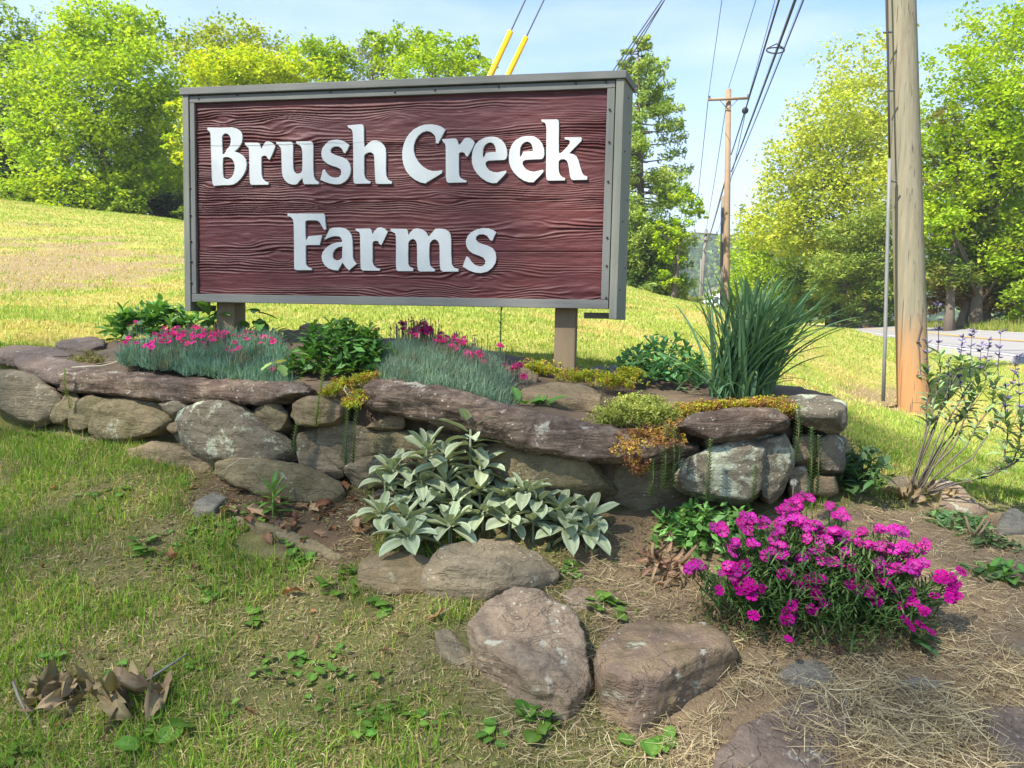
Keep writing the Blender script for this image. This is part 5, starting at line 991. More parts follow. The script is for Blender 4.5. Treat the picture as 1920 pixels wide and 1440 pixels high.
# lamb's ears (felted grey rosettes)
LE = [leafmesh('leaf', 1., .45, (.62, .60), .2, c, 7, 2, (.27, .325, .17), (.47, .51, .36), .08, mid=(.375, .42, .27), twist=tw, cup=.1) for c, tw in ((.5, .15), (.9, -.2), (1.25, .1), (.2, -.1), (1.6, .25))]
def rosette(par, px, py, d, n, size, dz=0., stem=.0, tall=0.):
    b = G(px, py+8); b = CAM+(P(px, py, d)-CAM)*min(float((b-CAM)@FW)-.05, dW(px)-.13)/d; a0 = U(0, 6)
    for i in range(n):
        f_ = i/(n-1); az = a0+i*2.4+U(-.3, .3); el = R_(0+60*f_**1.3)+U(-.12, .12)
        place('leaf', LE[RNG.integers(0, 3) if f_ < .6 else (3 if U() < .6 else 0)], M['felt'], par, b+np.array([0, 0, (.012+.03*f_)*size/.14+tall*f_*.8])+.012*np.array([math.cos(az), math.sin(az), 0]), az, el, size*.9*(1.02-.45*f_**2)*U(.85, 1.12), U(-.25, .25))
    if tall: pass
def lamb(name, label, spots, kk=1.):
    cx = np.mean([P(a, b, c) for a, b, c, *_ in spots], 0); e = empty(name, cx, label, 'plant')
    bgs = Bag()
    for s in spots:
        x, y, d, n, sz = s[:5]; tl_ = s[5] if len(s) > 5 else 0.; rosette(e, x, y, d, n+3, sz*1.05, 0, 0, tl_)
        b = G(x, y+8); b = CAM+(P(x, y, d)-CAM)*min(float((b-CAM)@FW)-.05, dW(x)-.13)/d; bgs.add(*tubeVF([b-np.array([0, 0, .07]), b+np.array([0, 0, .03+tl_*.8])], [.007, .005], 6), (.25, .30, .19))
    for i in range(60):
        s = spots[RNG.integers(0, len(spots))]; b = G(s[0]+U(-35, 35), s[1]+U(5, 30))+np.array([0, 0, .012]); V, F = leafquads(b[None], rnorm(1, .3), np.array([U(.03, .06)]), .5); bgs.add(V, F, (.20, .15, .09) if U() < .6 else (.25, .28, .17))
    link('stems', bgs.mesh('stems', cx), M['felt'], e, kind='stuff')
lamb('lambs_ear', 'upper clump of pale felted grey green leaves against the wall', [(738, 893, 2.93, 10, .135), (800, 870, 2.97, 9, .15, .05), (790, 915, 2.9, 10, .135), (836, 880, 2.95, 9, .135, .03), (838, 918, 2.9, 9, .13), (882, 850, 2.94, 9, .16, .10), (900, 893, 2.9, 9, .14, .02), (770, 935, 2.88, 8, .12), (880, 925, 2.86, 8, .125), (722, 915, 2.9, 7, .12)])
lamb('lambs_ear', 'wide lower clump of pale felted grey green leaves on the slope', [(714, 976, 2.8, 9, .145), (760, 985, 2.76, 10, .145), (765, 1022, 2.68, 10, .15), (842, 1000, 2.7, 10, .15), (826, 958, 2.8, 9, .135), (858, 952, 2.82, 9, .13), (905, 975, 2.76, 10, .15), (900, 935, 2.84, 9, .14), (950, 945, 2.84, 9, .135), (955, 985, 2.76, 9, .13), (985, 935, 2.88, 9, .135), (1010, 955, 2.84, 9, .14), (1050, 975, 2.8, 10, .16), (1062, 1000, 2.76, 9, .14), (1105, 985, 2.8, 9, .155), (1100, 1010, 2.76, 8, .13), (800, 945, 2.84, 8, .13), (1000, 990, 2.76, 8, .125)])

# strap leaved clump
ST = [leafmesh('leaf', 1., .026, (.12, .32), .35, c, 12, 1, (.095, .195, .085), None, 0, twist=tw, mid=(.13, .24, .11)) for c, tw in ((.25, .6), (.5, -.7), (.8, .5), (1.2, -.4), (1.7, .6), (2.3, -.5))]
cb_ = B(1385, 744); dl_ = empty('strap_leaved_clump', cb_, 'big clump of dark green strap shaped leaves at the right end of the bed', 'plant')
for i in range(285):
    r_ = U(0, 1)**.5; az = U(0, 2*math.pi); q = cb_+np.array([math.cos(az)*.15*r_, math.sin(az)*.11*r_, -.02]); k_ = U()
    if k_ < .42: az2, el, m_, L_ = U(-.9, .9), R_(U(66, 86)), ST[RNG.integers(0, 4)], U(.46, .72)
    elif k_ < .80: az2, el, m_, L_ = U(0, 6.28), R_(U(80, 91)), ST[RNG.integers(0, 3)], U(.42, .68)
    else: az2, el, m_, L_ = U(0, 6.28), R_(U(48, 76)), ST[RNG.integers(2, 6)], U(.30, .50)
    place('leaf', m_, M['lf_part'], dl_, q, az2, el, L_, U(-.6, .6))

# broad leaved mounds
def mound(name, label, cat, c, rad, n, meshes, size, cols=None, elr=(15, 60), whorl=6, mat='lf_part', core=None, stem_h=None, flat=.8, stuffn=0):
    c = np.asarray(c, float); e = empty(name, c, label, cat); k = 0
    nw_ = max(1, n//whorl); dirs = rdir(nw_*3); dirs = dirs[dirs[:, 2] > -.1][:nw_]; bgs = Bag()
    for d in dirs:
        q = c+d*np.array(rad)*U(.72, 1.02)+np.array([0, 0, .0]); lean = math.atan2(d[1], d[0]); a0 = U(0, 6)
        bgs.add(*tubeVF([c+d*np.array(rad)*.15, (c+q)/2+np.array([0, 0, .02]), q], [.004, .003, .0025], 4, False), core or (.06, .10, .03))
        for i in range(whorl):
            f_ = i/max(1, whorl-1); az = a0+i*2.4; el = R_(elr[0]+(elr[1]-elr[0])*f_)+U(-.2, .2)
            off = -.035*(1-f_)*size/.06
            place('leaf', meshes[RNG.integers(0, len(meshes))], M[mat], e, q+np.array([0, 0, off]), az, el, size*(1.05-.4*f_)*U(.8, 1.15), U(-.3, .3))
    for i in range(stuffn):
        d = rdir(1)[0]; d[2] = abs(d[2]); q = c+d*np.array(rad)*U(.3, 1.)**.6; V, F = leafquads(q[None], rnorm(1, .5), np.array([size*U(.6, 1.0)]), .42); bgs.add(V, F, np.array(core or (.05, .09, .025))*U(.8, 2.4))
    link('stems', bgs.mesh('stems', c), M[mat], e, kind='stuff'); return e
def lob(k, a): return lambda t_: 1-a*abs(math.sin(t_*k))
ML = [leafmesh('leaf', 1., .62, (.75, .7), .15, c, 9, 2, (.10, .22, .035), None, .12, lob(8.5, .42), mid=(.14, .27, .05)) for c in (.4, .8, .1)]
q = B(632, 712); mound('leafy_shrub', 'rounded deep green shrub with notched leaves, centre left of the bed', 'shrub', q+np.array([0, .14, .03]), (.27, .22, .265), 280, ML, .075, elr=(0, 60), whorl=7, core=(.06, .125, .025), stuffn=900)
SE = [leafmesh('leaf', 1., .48, (.8, .55), .12, c, 6, 2, (.12, .27, .09), (.16, .32, .12), .03, mid=(.15, .32, .12)) for c in (.2, -.3, .5)]
q = B(1245, 728); mound('fleshy_stonecrop', 'mound of fleshy blue green leaves beside the strap leaved clump', 'plant', q+np.array([0, .1, .05]), (.25, .2, .24), 240, SE, .062, elr=(10, 68), whorl=8, core=(.07, .15, .05), stuffn=500)
HL = [leafmesh('leaf', 1., .42, (.75, .8), .18, c, 7, 2, (.11, .25, .04), None, .08, mid=(.16, .31, .07)) for c in (.5, 1., .2)]
q = B(262, 640); mound('broad_leaved_plant', 'spreading plant with broad bright green leaves behind the left pink flowers', 'plant', q+np.array([0, .22, .04]), (.34, .22, .225), 170, HL, .12, elr=(5, 65), whorl=7, core=(.06, .13, .03), stuffn=260)
DL = [leafmesh('leaf', 1., .36, (.7, .9), .15, c, 8, 2, (.06, .13, .04), None, .1, lob(9, .3), mid=(.09, .17, .05)) for c in (.5, .9, .2)]
q = G(1620, 938); mound('dark_leafy_plant', 'dark green leafy plant at the right foot of the wall', 'plant', q+np.array([0, .02, .05]), (.13, .12, .22), 150, DL, .085, elr=(-5, 55), whorl=7, core=(.03, .06, .02), stuffn=90)
FL = [leafmesh('leaf', 1., .55, (.6, .7), .1, c, 9, 2, (.16, .32, .07), None, .1, lob(13, .6), mid=(.21, .38, .10)) for c in (.4, .8, .1)]
q = G(1340, 1030); mound('feathery_plant', 'low feathery light green plant left of the magenta flowers', 'plant', q+np.array([0, .06, .0]), (.25, .16, .17), 240, FL, .068, elr=(0, 60), whorl=7, core=(.10, .19, .045), stuffn=500)
q = G(1790, 990); mound('feathery_plant', 'low spreading grey green weed in front of the sage stems', 'plant', q+np.array([0, .06, -.01]), (.20, .13, .07), 170, FL, .055, elr=(0, 55), whorl=6, core=(.10, .17, .06), stuffn=300)
q = G(1860, 1025); mound('weed', 'low dark weed cluster left of the flat pale stone', 'plant', q, (.13, .08, .05), 70, DL, .05, elr=(0, 55), whorl=6, stuffn=30)
q = G(1885, 1085); mound('weed', 'bright weed with large round leaves at the right edge of the bare soil', 'plant', q, (.14, .1, .05), 40, HL, .10, elr=(0, 45), whorl=5, stuffn=20)
q = B(1540, 742)

# dianthus mats
PET = (.62, .025, .20)
def flowermesh(name, r, c, cc, n=5, cup=.25):
    V = [(0, 0, 0)]; C = [cc]; F = []
    for i in range(n):
        a = 2*math.pi*i/n; st_ = len(V); w2 = .55*math.pi/n*1.55
        for da, rr, zz in ((-w2*.6, .45, .06), (-w2, .92, cup), (-w2*.5, 1.0, cup*.8), (-w2*.25, .93, cup*.8), (0, 1.02, cup*.7), (w2*.25, .93, cup*.8), (w2*.5, 1., cup*.8), (w2, .92, cup), (w2*.6, .45, .06)):
            V.append((r*rr*math.cos(a+da), r*rr*math.sin(a+da), r*zz+RNG.normal(0, .05)*r)); C.append(c if rr > .6 else tuple(np.array(c)*.8))
        for k in range(8): F.append((0, st_+k, st_+k+1))
    return npmesh(name, V, F, np.array(C), False)
PF = [flowermesh('flower', 1., PET, (.30, .01, .09), cup=c) for c in (.15, .35, -.1)]
MF = [flowermesh('flower', 1., (.47, .004, .25), (.52, .10, .36), cup=c) for c in (.12, .3, -.12)]
def needles(c, n, surf, pxr, pyr, h, cols, w_=.004, lean=.6, dep=None, mask=None):
    pass
def mat_plant(name, label, region, n, height, cols, flowers, fl_size, hump, cat='plant', thin=.0038):
    """needle leaved mat rooted on the bed inside a photo region, flower heads as parts"""
    pts = []
    x0, x1 = min(p[0] for p in region), max(p[0] for p in region); y0, y1 = min(p[1] for p in region), max(p[1] for p in region)
    W_ = np.array([B(x, y)[:2] for x, y in region]); lo, hi = W_.min(0), W_.max(0); X = U(lo[0], hi[0], n*3); Y = U(lo[1], hi[1], n*3); m = inpoly(X, Y, [tuple(p) for p in W_]); X, Y = X[m][:n], Y[m][:n]; Z = bz(X, Y); c = np.array([X.mean(), Y.mean(), Z.min()])
    rr = np.clip(1-((X-c[0])/((hi[0]-lo[0])*.55))**2-((Y-c[1])/((hi[1]-lo[1])*.6))**2, 0, 1); Zm = Z+hump*rr**.5*(1+.3*n2(X, Y, 9, 41, 2))
    e = empty(name, c, label, cat); cb2 = pick(cols, len(X)); nn_ = n2(X, Y, 7, 51, 2); cb2 = cb2*(1+.5*np.clip(nn_, -.7, .7))[:, None]; old_ = (nn_ < -.38) & (U(0, 1, len(X)) < .6); cb2[old_] = pick([(.26, .21, .12), (.20, .20, .12)], int(old_.sum()))
    V, F, C = blades(X, Y, Zm-.03, U(.35, 1.25, len(X))*height*(1+.35*n2(X, Y, 12, 53, 2)), thin, cb2, .75, 2)
    b2_ = Bag(); b2_.add(V, F, C)
    gx_, gy_ = np.meshgrid(np.linspace(lo[0], hi[0], 30), np.linspace(lo[1], hi[1], 16)); zz = bz(gx_, gy_); r2 = np.clip(1-((gx_-c[0])/((hi[0]-lo[0])*.55))**2-((gy_-c[1])/((hi[1]-lo[1])*.6))**2, 0, 1); Vg = np.stack([gx_, gy_, zz+hump*r2**.5-.03-.05*(r2 <= 0)], -1).reshape(-1, 3); ig = np.arange(gx_.size).reshape(gx_.shape); Fg = np.stack([ig[:-1, :-1], ig[:-1, 1:], ig[1:, 1:], ig[1:, :-1]], -1).reshape(-1, 4); kk = inpoly(Vg[:, 0], Vg[:, 1], [tuple(p) for p in W_])[Fg].all(1); b2_.add(Vg, Fg[kk], tuple(np.array(cols[0])*.6))
    for x, y, dd in flowers:
        q = P(x, y, dd); zr = float(bz(q[0], q[1])[0]); b2_.add(*tubeVF([np.array([q[0]+U(-.015, .015), q[1]+.01, max(zr, q[2]-.16)]), q-np.array([0, 0, .006])], [.0016, .0012], 4, False), (.16, .20, .15))
        place('flower', PF[RNG.integers(0, 3)], M['petal'], e, q, R_(90+U(-50, 50)), R_(U(5, 55)), fl_size*U(.85, 1.25), R_(U(-20, 20)))
    for i in range(int(len(flowers)*2.6)):
        x, y, dd = flowers[RNG.integers(0, len(flowers))]; q = P(x+U(-25, 25), y+U(-6, 18), dd+U(-.1, .15)); b2_.add(*tubeVF([q-np.array([0, 0, .09]), q], [.0016, .0014], 4, False), (.20, .22, .17)); b2_.add(*tubeVF([q, q+np.array([0, 0, .014])], [.0034, .0018], 5, False), (.22, .12, .13))
    link('foliage', b2_.mesh('foliage', c), M['lf_grass'], e, kind='stuff'); return e
TEAL = [(.13, .24, .18), (.17, .28, .21), (.23, .34, .27), (.09, .18, .13), (.19, .30, .15)]
fl = []
for i in range(92):
    x = 365+RNG.normal(0, 68); x = min(max(x, 238), 512); y = 628+RNG.normal(0, 9)+.0009*(x-380)**2*.4; fl.append((x, y, 4.22-(y-610)*.011+U(-.03, .03)))
fl += [(375, 672, 3.78), (418, 671, 3.8), (435, 659, 3.86), (511, 692, 3.62), (470, 640, 4.0), (486, 644, 3.98), (503, 634, 4.0), (235, 643, 4.1), (430, 612, 4.3), (385, 611, 4.3), (366, 612, 4.3), (345, 655, 3.95), (388, 650, 3.98)]
mat_plant('pink_dianthus', 'blue green cushion covered with deep pink flowers under the left end of the sign', [(222, 700), (300, 714), (400, 722), (500, 727), (552, 722), (545, 690), (520, 655), (420, 640), (300, 645), (235, 662)], 17000, .085, TEAL, fl, .0155, .09)
fl = []
for x, y, s, n in ((790, 612, 14, 12), (760, 608, 8, 6), (775, 622, 12, 8), (805, 622, 10, 5), (835, 635, 14, 10), (862, 645, 14, 9), (880, 668, 14, 8), (900, 665, 10, 5), (905, 680, 8, 4), (938, 652, 4, 2), (870, 672, 8, 3), (965, 690, 8, 4), (985, 705, 3, 1), (975, 685, 5, 2), (838, 685, 2, 1), (908, 702, 3, 2), (706, 695, 2, 1), (707, 617, 3, 1), (890, 628, 3, 1), (945, 683, 3, 1)):
    for i in range(int(n*1.7)): xx, yy = x+RNG.normal(0, s*.6), y+RNG.normal(0, s*.4); fl.append((xx, yy, 4.2-(yy-605)*.0065+U(-.03, .03)))
mat_plant('pink_dianthus', 'second grey green cushion with fewer pink flowers trailing right of the deep green shrub', [(720, 735), (800, 742), (880, 752), (950, 765), (968, 740), (940, 700), (880, 668), (800, 650), (725, 655), (700, 690)], 15000, .085, [(.15, .24, .165), (.19, .28, .19), (.26, .34, .25), (.11, .18, .115)], fl, .0165, .075)
# magenta dianthus bush
cq = G(1550, 1195); md_ = empty('magenta_dianthus', cq, 'bushy plant covered in magenta flowers on the right of the slope', 'plant')
CL = """790,270,50 720,300,40 760,340,70 840,390,50 540,360,50 620,370,30 400,398,42 530,410,40 690,420,30 880,430,35 945,430,40 1020,425,45 1110,420,40 1190,410,45 1270,405,40 940,290,25 1000,340,40 480,480,40 560,480,30 480,530,25 690,500,45 720,540,30 635,545,28 830,470,25 890,510,40 820,550,40 1030,530,35 950,465,40 1085,470,35 1150,490,40 1240,500,50 1310,500,40 1400,490,40 930,570,30 985,575,30 1075,590,30 1180,580,30 1220,590,40 1290,610,40 1360,590,55 1360,550,35 1410,570,25 1375,630,25 270,595,40 440,605,60 510,600,40 740,630,35 1210,655,40 540,690,70 600,705,30 860,680,55 915,665,30 405,712,20 780,675,20 1060,695,35 1135,700,30 1260,705,25 1370,715,20 1465,730,20 1520,650,40 1560,700,40 1555,740,35 900,740,30 950,765,20 570,830,25 740,840,40 765,775,25 860,805,25 900,795,20 1180,770,20 1380,775,30 1420,810,30 1340,850,25 1350,890,15 1415,885,20 1465,910,20 740,970,20 1590,610,20 1305,785,15"""
kq = np.linalg.norm(cq-CAM)/np.linalg.norm(P(1550, 1195, 2.5)-CAM); bgs = Bag(); bgF = Bag(); cnt = 0
def mdep(py): return kq*(2.74-(py-935)/290*.36)
for c_ in CL.split():
    x, y, r = map(float, c_.split(',')); nfl = max(1, int(r*r/215))
    for i in range(nfl):
        px_, py_ = 1200+(x+RNG.normal(0, r*.42))/2.667, 840+(y+RNG.normal(0, r*.3))/2.667; q = P(px_, py_, mdep(py_)+U(-.09, -.01)); cnt += 1
        if cnt <= 298: place('flower', MF[RNG.integers(0, 3)], M['petal'], md_, q, R_(90+U(-55, 55)), R_(U(8, 70)), .0185*U(.75, 1.2), R_(U(-25, 25)))
        else:
            fm = MF[cnt % 3]; fv = np.empty(len(fm.vertices)*3, np.float32); fm.vertices.foreach_get('co', fv); ff = np.array([p_.vertices[:] for p_ in fm.polygons]); ml_ = Matrix.Rotation(R_(U(-55, 55)), 3, 'Z') @ Matrix.Rotation(R_(U(8, 70)), 3, 'X'); bgF.add(fv.reshape(-1, 3)@np.array(ml_).T*.0185*U(.75, 1.2)+q, ff, np.array((.47, .004, .25))*U(.6, 1.2))
        root = cq+np.array([(q[0]-cq[0])*.45+U(-.05, .05), .1+U(-.08, .08), 0.]); mid_ = (root+q)/2+np.array([(q[0]-cq[0])*.12, .0, .03]); bgs.add(*tubeVF([root, mid_, q-np.array([0, 0, .008])], [.002, .0017, .0013], 4, False), (.09, .15, .045))
        for j in range(9):
            s = U(.25, .95); b = root*(1-s)+q*s+np.array([0, 0, .02*(1-abs(2*s-1))]); az, el, L = U(0, 6.28), U(.2, 1.0), U(.03, .06); dv = np.array([math.cos(az)*math.cos(el), math.sin(az)*math.cos(el), math.sin(el)])*L; sd_ = np.array([-math.sin(az), math.cos(az), 0])*.0028
            cc = pick([(.07, .14, .035), (.10, .18, .05), (.13, .21, .07), (.05, .10, .03)], 1)[0]; bgs.add(np.array([b-sd_*.6, b+sd_*.6, b+dv*.55+sd_, b+dv*.55-sd_, b+dv-np.array([0, 0, L*.12])]), np.array([(0, 1, 2), (0, 2, 3), (3, 2, 4)]), cc)
for i in range(5200):
    d = rdir(1)[0]; d[2] = abs(d[2]); b = cq+np.array([0, .10, .0])+d*np.array([.40, .24, .30])*U(.3, 1)**.6*(1-.0*d[2]); px_, py_, _ = proj(b[None]);
    az, el, L = U(0, 6.28), U(.1, 1.1), U(.03, .065); dv = np.array([math.cos(az)*math.cos(el), math.sin(az)*math.cos(el), math.sin(el)])*L; sd_ = np.array([-math.sin(az), math.cos(az), 0])*.003
    cc = pick([(.07, .14, .035), (.10, .18, .05), (.14, .22, .07), (.05, .10, .03)], 1)[0] if (b[2]-cq[2] > .06 or U() < .5) else pick([(.25, .18, .09), (.18, .13, .07)], 1)[0]
    bgs.add(np.array([b-sd_*.6, b+sd_*.6, b+dv*.55+sd_, b+dv*.55-sd_, b+dv-np.array([0, 0, L*.12])]), np.array([(0, 1, 2), (0, 2, 3), (3, 2, 4)]), cc)
link('foliage', bgs.mesh('foliage', cq), M['lf_grass'], md_, kind='stuff')
if bgF.V: link('blossoms', bgF.mesh('blossoms', cq), M['petal'], md_, kind='stuff')

# creeping yellow stonecrop
def sedum(label, spots, cols, n, hmax=.032, size=.0165):
    pts = []; 
    for i in range(n):
        s = spots[RNG.integers(0, len(spots))]; x, y = s[0]+RNG.normal(0, s[2]*.5), s[1]+RNG.normal(0, s[3]*.5); q = B(x, y); dq = float((q-CAM)@FW); pts.append(P(x, y, min(dq-.004, s[4]+U(-.05, .06))))
    pts = np.array(pts); c = pts.mean(0); bgs = Bag(); cols = np.array(cols)
    for q in pts:
        cc = cols[RNG.integers(0, len(cols))]*U(.75, 1.25); hh = U(.3, 1)*hmax; tip = q+np.array([U(-.01, .01), U(-.01, .01), hh*.35]); bgs.add(*tubeVF([tip-np.array([0, 0, hh]), tip], [.0016, .0014], 3, False), cc*.7)
        k = 13; L = tip+np.stack([RNG.normal(0, size*.45, k), RNG.normal(0, size*.45, k), RNG.uniform(-size*.9, size*.45, k)], -1); V, F = leafquads(L, rnorm(k, .3), size*U(.5, .9, k), .5); bgs.add(V, F, cc)
    o = link('creeping_stonecrop', bgs.mesh('creeping_stonecrop', c), M['lf_grass'], None, label=label, cat='ground cover', kind='stuff'); o.location = Vector(c)
YG = [(.44, .44, .03), (.36, .40, .04), (.50, .44, .03), (.28, .34, .035)]; ORG = [(.48, .27, .07), (.42, .20, .07), (.50, .36, .06), (.28, .13, .07)]
sedum('yellow green stonecrop around the foot of the right sign post', [(1040, 695, 40, 12, 3.95), (1090, 705, 55, 10, 3.8), (1150, 715, 40, 12, 3.7), (1000, 690, 20, 10, 3.95), (1180, 700, 20, 10, 3.85)], YG+ORG[:1], 800)
sedum('pale green fluffy stonecrop on the lower end of the slanting capstone', [(1180, 770, 55, 16, 3.12), (1230, 780, 45, 18, 3.08), (1150, 785, 35, 12, 3.08), (1200, 755, 40, 10, 3.25)], [(.36, .40, .08), (.30, .36, .08), (.42, .43, .10)], 1000)
sedum('orange tinted stonecrop row above the lichen spotted capstone', [(1300, 765, 35, 8, 3.2), (1345, 760, 40, 8, 3.24), (1400, 758, 40, 8, 3.25), (1450, 757, 35, 9, 3.25), (1475, 768, 18, 8, 3.15), (1285, 775, 25, 10, 3.15)], YG[:2]+ORG, 800)
sedum('yellow and orange stonecrop in the gap between the two long capstones', [(645, 720, 25, 10, 3.3), (670, 712, 25, 10, 3.3), (700, 706, 20, 6, 3.3), (628, 728, 12, 8, 3.25), (672, 742, 14, 8, 3.18), (655, 755, 14, 6, 3.17), (612, 735, 8, 5, 3.2)], YG+ORG[:2], 330)
sedum('reddish stonecrop hanging over the end of the slanting capstone', [(1200, 815, 40, 10, 2.95), (1240, 820, 35, 16, 2.96), (1180, 840, 22, 18, 2.92), (1270, 800, 22, 14, 3.0), (1195, 870, 15, 20, 2.92)], ORG+[(.20, .08, .06)], 380)
sedum('small yellowish stonecrop tuft behind the left slab', [(170, 668, 16, 12, 4.35), (150, 675, 14, 6, 4.3), (185, 676, 14, 6, 4.2)], [(.22, .22, .07), (.26, .22, .09)], 130)
# hanging stonecrop shoots with stacked little leaves
for i, (x0, y0, x1, y1, d, lab) in enumerate([(608, 690, 592, 800, 3.12, 'leftmost upright shoot with tiny stacked leaves in front of the rounded mossy stone'), (652, 765, 648, 872, 3.08, 'left of the two dark shoots hanging in the capstone gap'), (670, 762, 662, 868, 3.08, 'right of the two dark shoots hanging in the capstone gap'), (558, 790, 552, 850, 3.2, 'short single shoot beside the round stone'), (122, 690, 125, 745, 3.85, 'yellowish shoot hanging over the left end of the long brown capstone'), (130, 742, 132, 765, 3.85, 'tiny shoot between the two lumpy stones at the left'),
        (1250, 795, 1246, 920, 2.88, 'long shoot hanging under the stonecrop, left one'), (1265, 800, 1262, 910, 2.88, 'long shoot hanging under the stonecrop, right one'), (1275, 830, 1270, 880, 2.88, 'short shoot beside the long hanging shoots'), (1225, 860, 1220, 930, 2.9, 'thin shoot in the shade under the stonecrop'), (1332, 822, 1326, 940, 2.85, 'shoot hanging in front of the lichen blotched round stone, left one'), (1418, 870, 1412, 935, 2.85, 'shoot hanging in front of the lichen blotched round stone, right one'), (1498, 760, 1492, 860, 2.9, 'tall shoot rising beside the square corner block'), (1522, 800, 1520, 930, 2.9, 'bushy shoot hanging below the square corner block, left one'), (1535, 815, 1532, 925, 2.9, 'bushy shoot hanging below the square corner block, right one')]):
    a, b = P(x0, y0, d), P(x1, y1, d); e = empty('stonecrop_shoot', b, lab, 'plant', 'hanging stonecrop shoots on the wall'); m_ = (a+b)/2+np.array([U(-.008, .008), -.015, 0]); tube('stem', [b, m_, a], [.0018, .0018, .0012], M['post'], e, 4, b)
    bgs = Bag(); L = np.linalg.norm(a-b); k = int(L/.0065); lightc = np.array((.26, .34, .07) if i in (0, 4, 5) else (.14, .24, .07))
    for j in range(k):
        s = j/k; q = (1-s)**2*b+2*s*(1-s)*m_+s*s*a
        for t2 in range(4):
            az = t2*1.571+(j % 2)*.785; dv = np.array([math.cos(az), math.sin(az), .35])*.023*(1-.4*s); sd_ = np.array([-math.sin(az), math.cos(az), 0])*.0038; bgs.add(np.array([q-sd_, q+sd_, q+dv+sd_*.4, q+dv-sd_*.4]), np.array([(0, 1, 2, 3)]), lightc*U(.7, 1.25)*(.75+.5*s))
    link('leaves', bgs.mesh('leaves', b), M['lf_grass'], e, kind='stuff')

# sage with violet spikes
def sage(label, base, stems, d0):
    bq = np.asarray(base, float); e = empty('sage_bush', bq, label, 'plant'); SL = [leafmesh('leaf', 1., .3, (.7, .8), .15, c, 5, 1, (.20, .29, .12), None, .05, mid=(.26, .36, .16)) for c in (.3, .8)]
    bw_ = Bag(); bl_ = Bag(); nlf = 0
    for pts in stems:
        W = np.array([P(x, y, d0+dd) for x, y, dd in pts]); s = np.linspace(0, 1, len(W)); q = np.linspace(0, 1, 14); C = np.array([np.interp(q, s, W[:, j]) for j in range(3)]).T; C[1:-1] += RNG.normal(0, .004, (12, 3)); bw_.add(*tubeVF(C, np.linspace(.005, .002, 14), 5), (1, 1, 1))
        top = C[-1]; L = np.linalg.norm(W[-1]-W[0])
        for j in range(34):
            sj = U(.36, .9); b = np.array([np.interp(sj, q, C[:, k]) for k in range(3)]); az = U(0, 6.28)
            if nlf < 290: place('leaf', SL[j % 2], M['lf_part'], e, b, az, R_(U(5, 65)), U(.045, .085), U(-.4, .4)); nlf += 1
        # flower spike
        bgs = Bag(); dv0 = (C[-1]-C[-3]); dv0 /= np.linalg.norm(dv0); dv0 = dv0*.5+np.array([0, 0, .87]); hh = U(.05, .14); bgs.add(*tubeVF([top, top+dv0*hh], [.0018, .001], 4), (.13, .14, .12))
        for w_ in range(4):
            cpt = top+dv0*hh*(w_/3.6+U(-.05, .05))
            for t2 in range(4):
                if U() < .2: continue
                az = t2*1.57+w_*.8+U(-.7, .7); dr = np.array([math.cos(az), math.sin(az), U(.1, 1.)]); cpt = cpt+dv0*U(-.008, .008); cc = (.16, .13, .24) if U() < .7 else (.32, .25, .55); Lf = U(.013, .025); bgs.add(*tubeVF([cpt, cpt+dr*Lf*.5, cpt+dr*Lf], [.0015, .0046, .0016], 5), np.array(cc)*U(.7, 1.2))
        link('flower_spike', bgs.mesh('flower_spike', bq), M['lf_grass'], e)
    link('stems', bw_.mesh('stems', bq, True), M['bark'], e); return e
sq = G(1712, 930); sdp = float((sq-CAM)@FW)
sage('sage bush with thin violet flower spikes in front of the thick pole', sq, [[(1705, 925, 0), (1740, 800, .0), (1765, 700, 0), (1760, 640, 0)], [(1708, 925, 0), (1760, 770, .02), (1800, 690, 0), (1802, 662, 0)], [(1712, 925, 0), (1770, 800, -.02), (1818, 720, 0), (1820, 665, 0)], [(1715, 928, 0), (1790, 830, .0), (1845, 720, 0), (1852, 665, 0)], [(1718, 928, 0), (1800, 850, -.04), (1860, 760, 0), (1871, 690, 0)], [(1704, 925, .03), (1735, 810, .05), (1742, 720, .03), (1738, 690, 0)], [(1716, 928, .02), (1790, 800, .05), (1830, 740, .05), (1838, 690, .05)], [(1720, 930, -.02), (1830, 850, -.05), (1880, 770, 0), (1900, 712, 0)], [(1708, 926, .04), (1750, 800, .06), (1780, 740, .06), (1778, 700, .06)], [(1715, 928, .0), (1780, 790, .03), (1815, 770, .05), (1800, 720, .05)], [(1718, 928, .0), (1800, 800, .03), (1835, 800, .05), (1865, 800, .05)]], sdp)
sage('low sage branch bending out to the right edge of the picture', sq+np.array([.02, 0, 0]), [[(1722, 932, 0), (1800, 905, -.05), (1890, 880, -.1), (1935, 850, -.1)], [(1840, 895, -.07), (1880, 870, -.1), (1890, 810, -.1), (1885, 775, -.1)], [(1860, 890, -.08), (1905, 860, -.1), (1915, 800, -.1), (1912, 765, -.1)], [(1870, 885, -.08), (1930, 850, -.1), (1945, 800, -.1), (1950, 740, -.1)]], sdp)

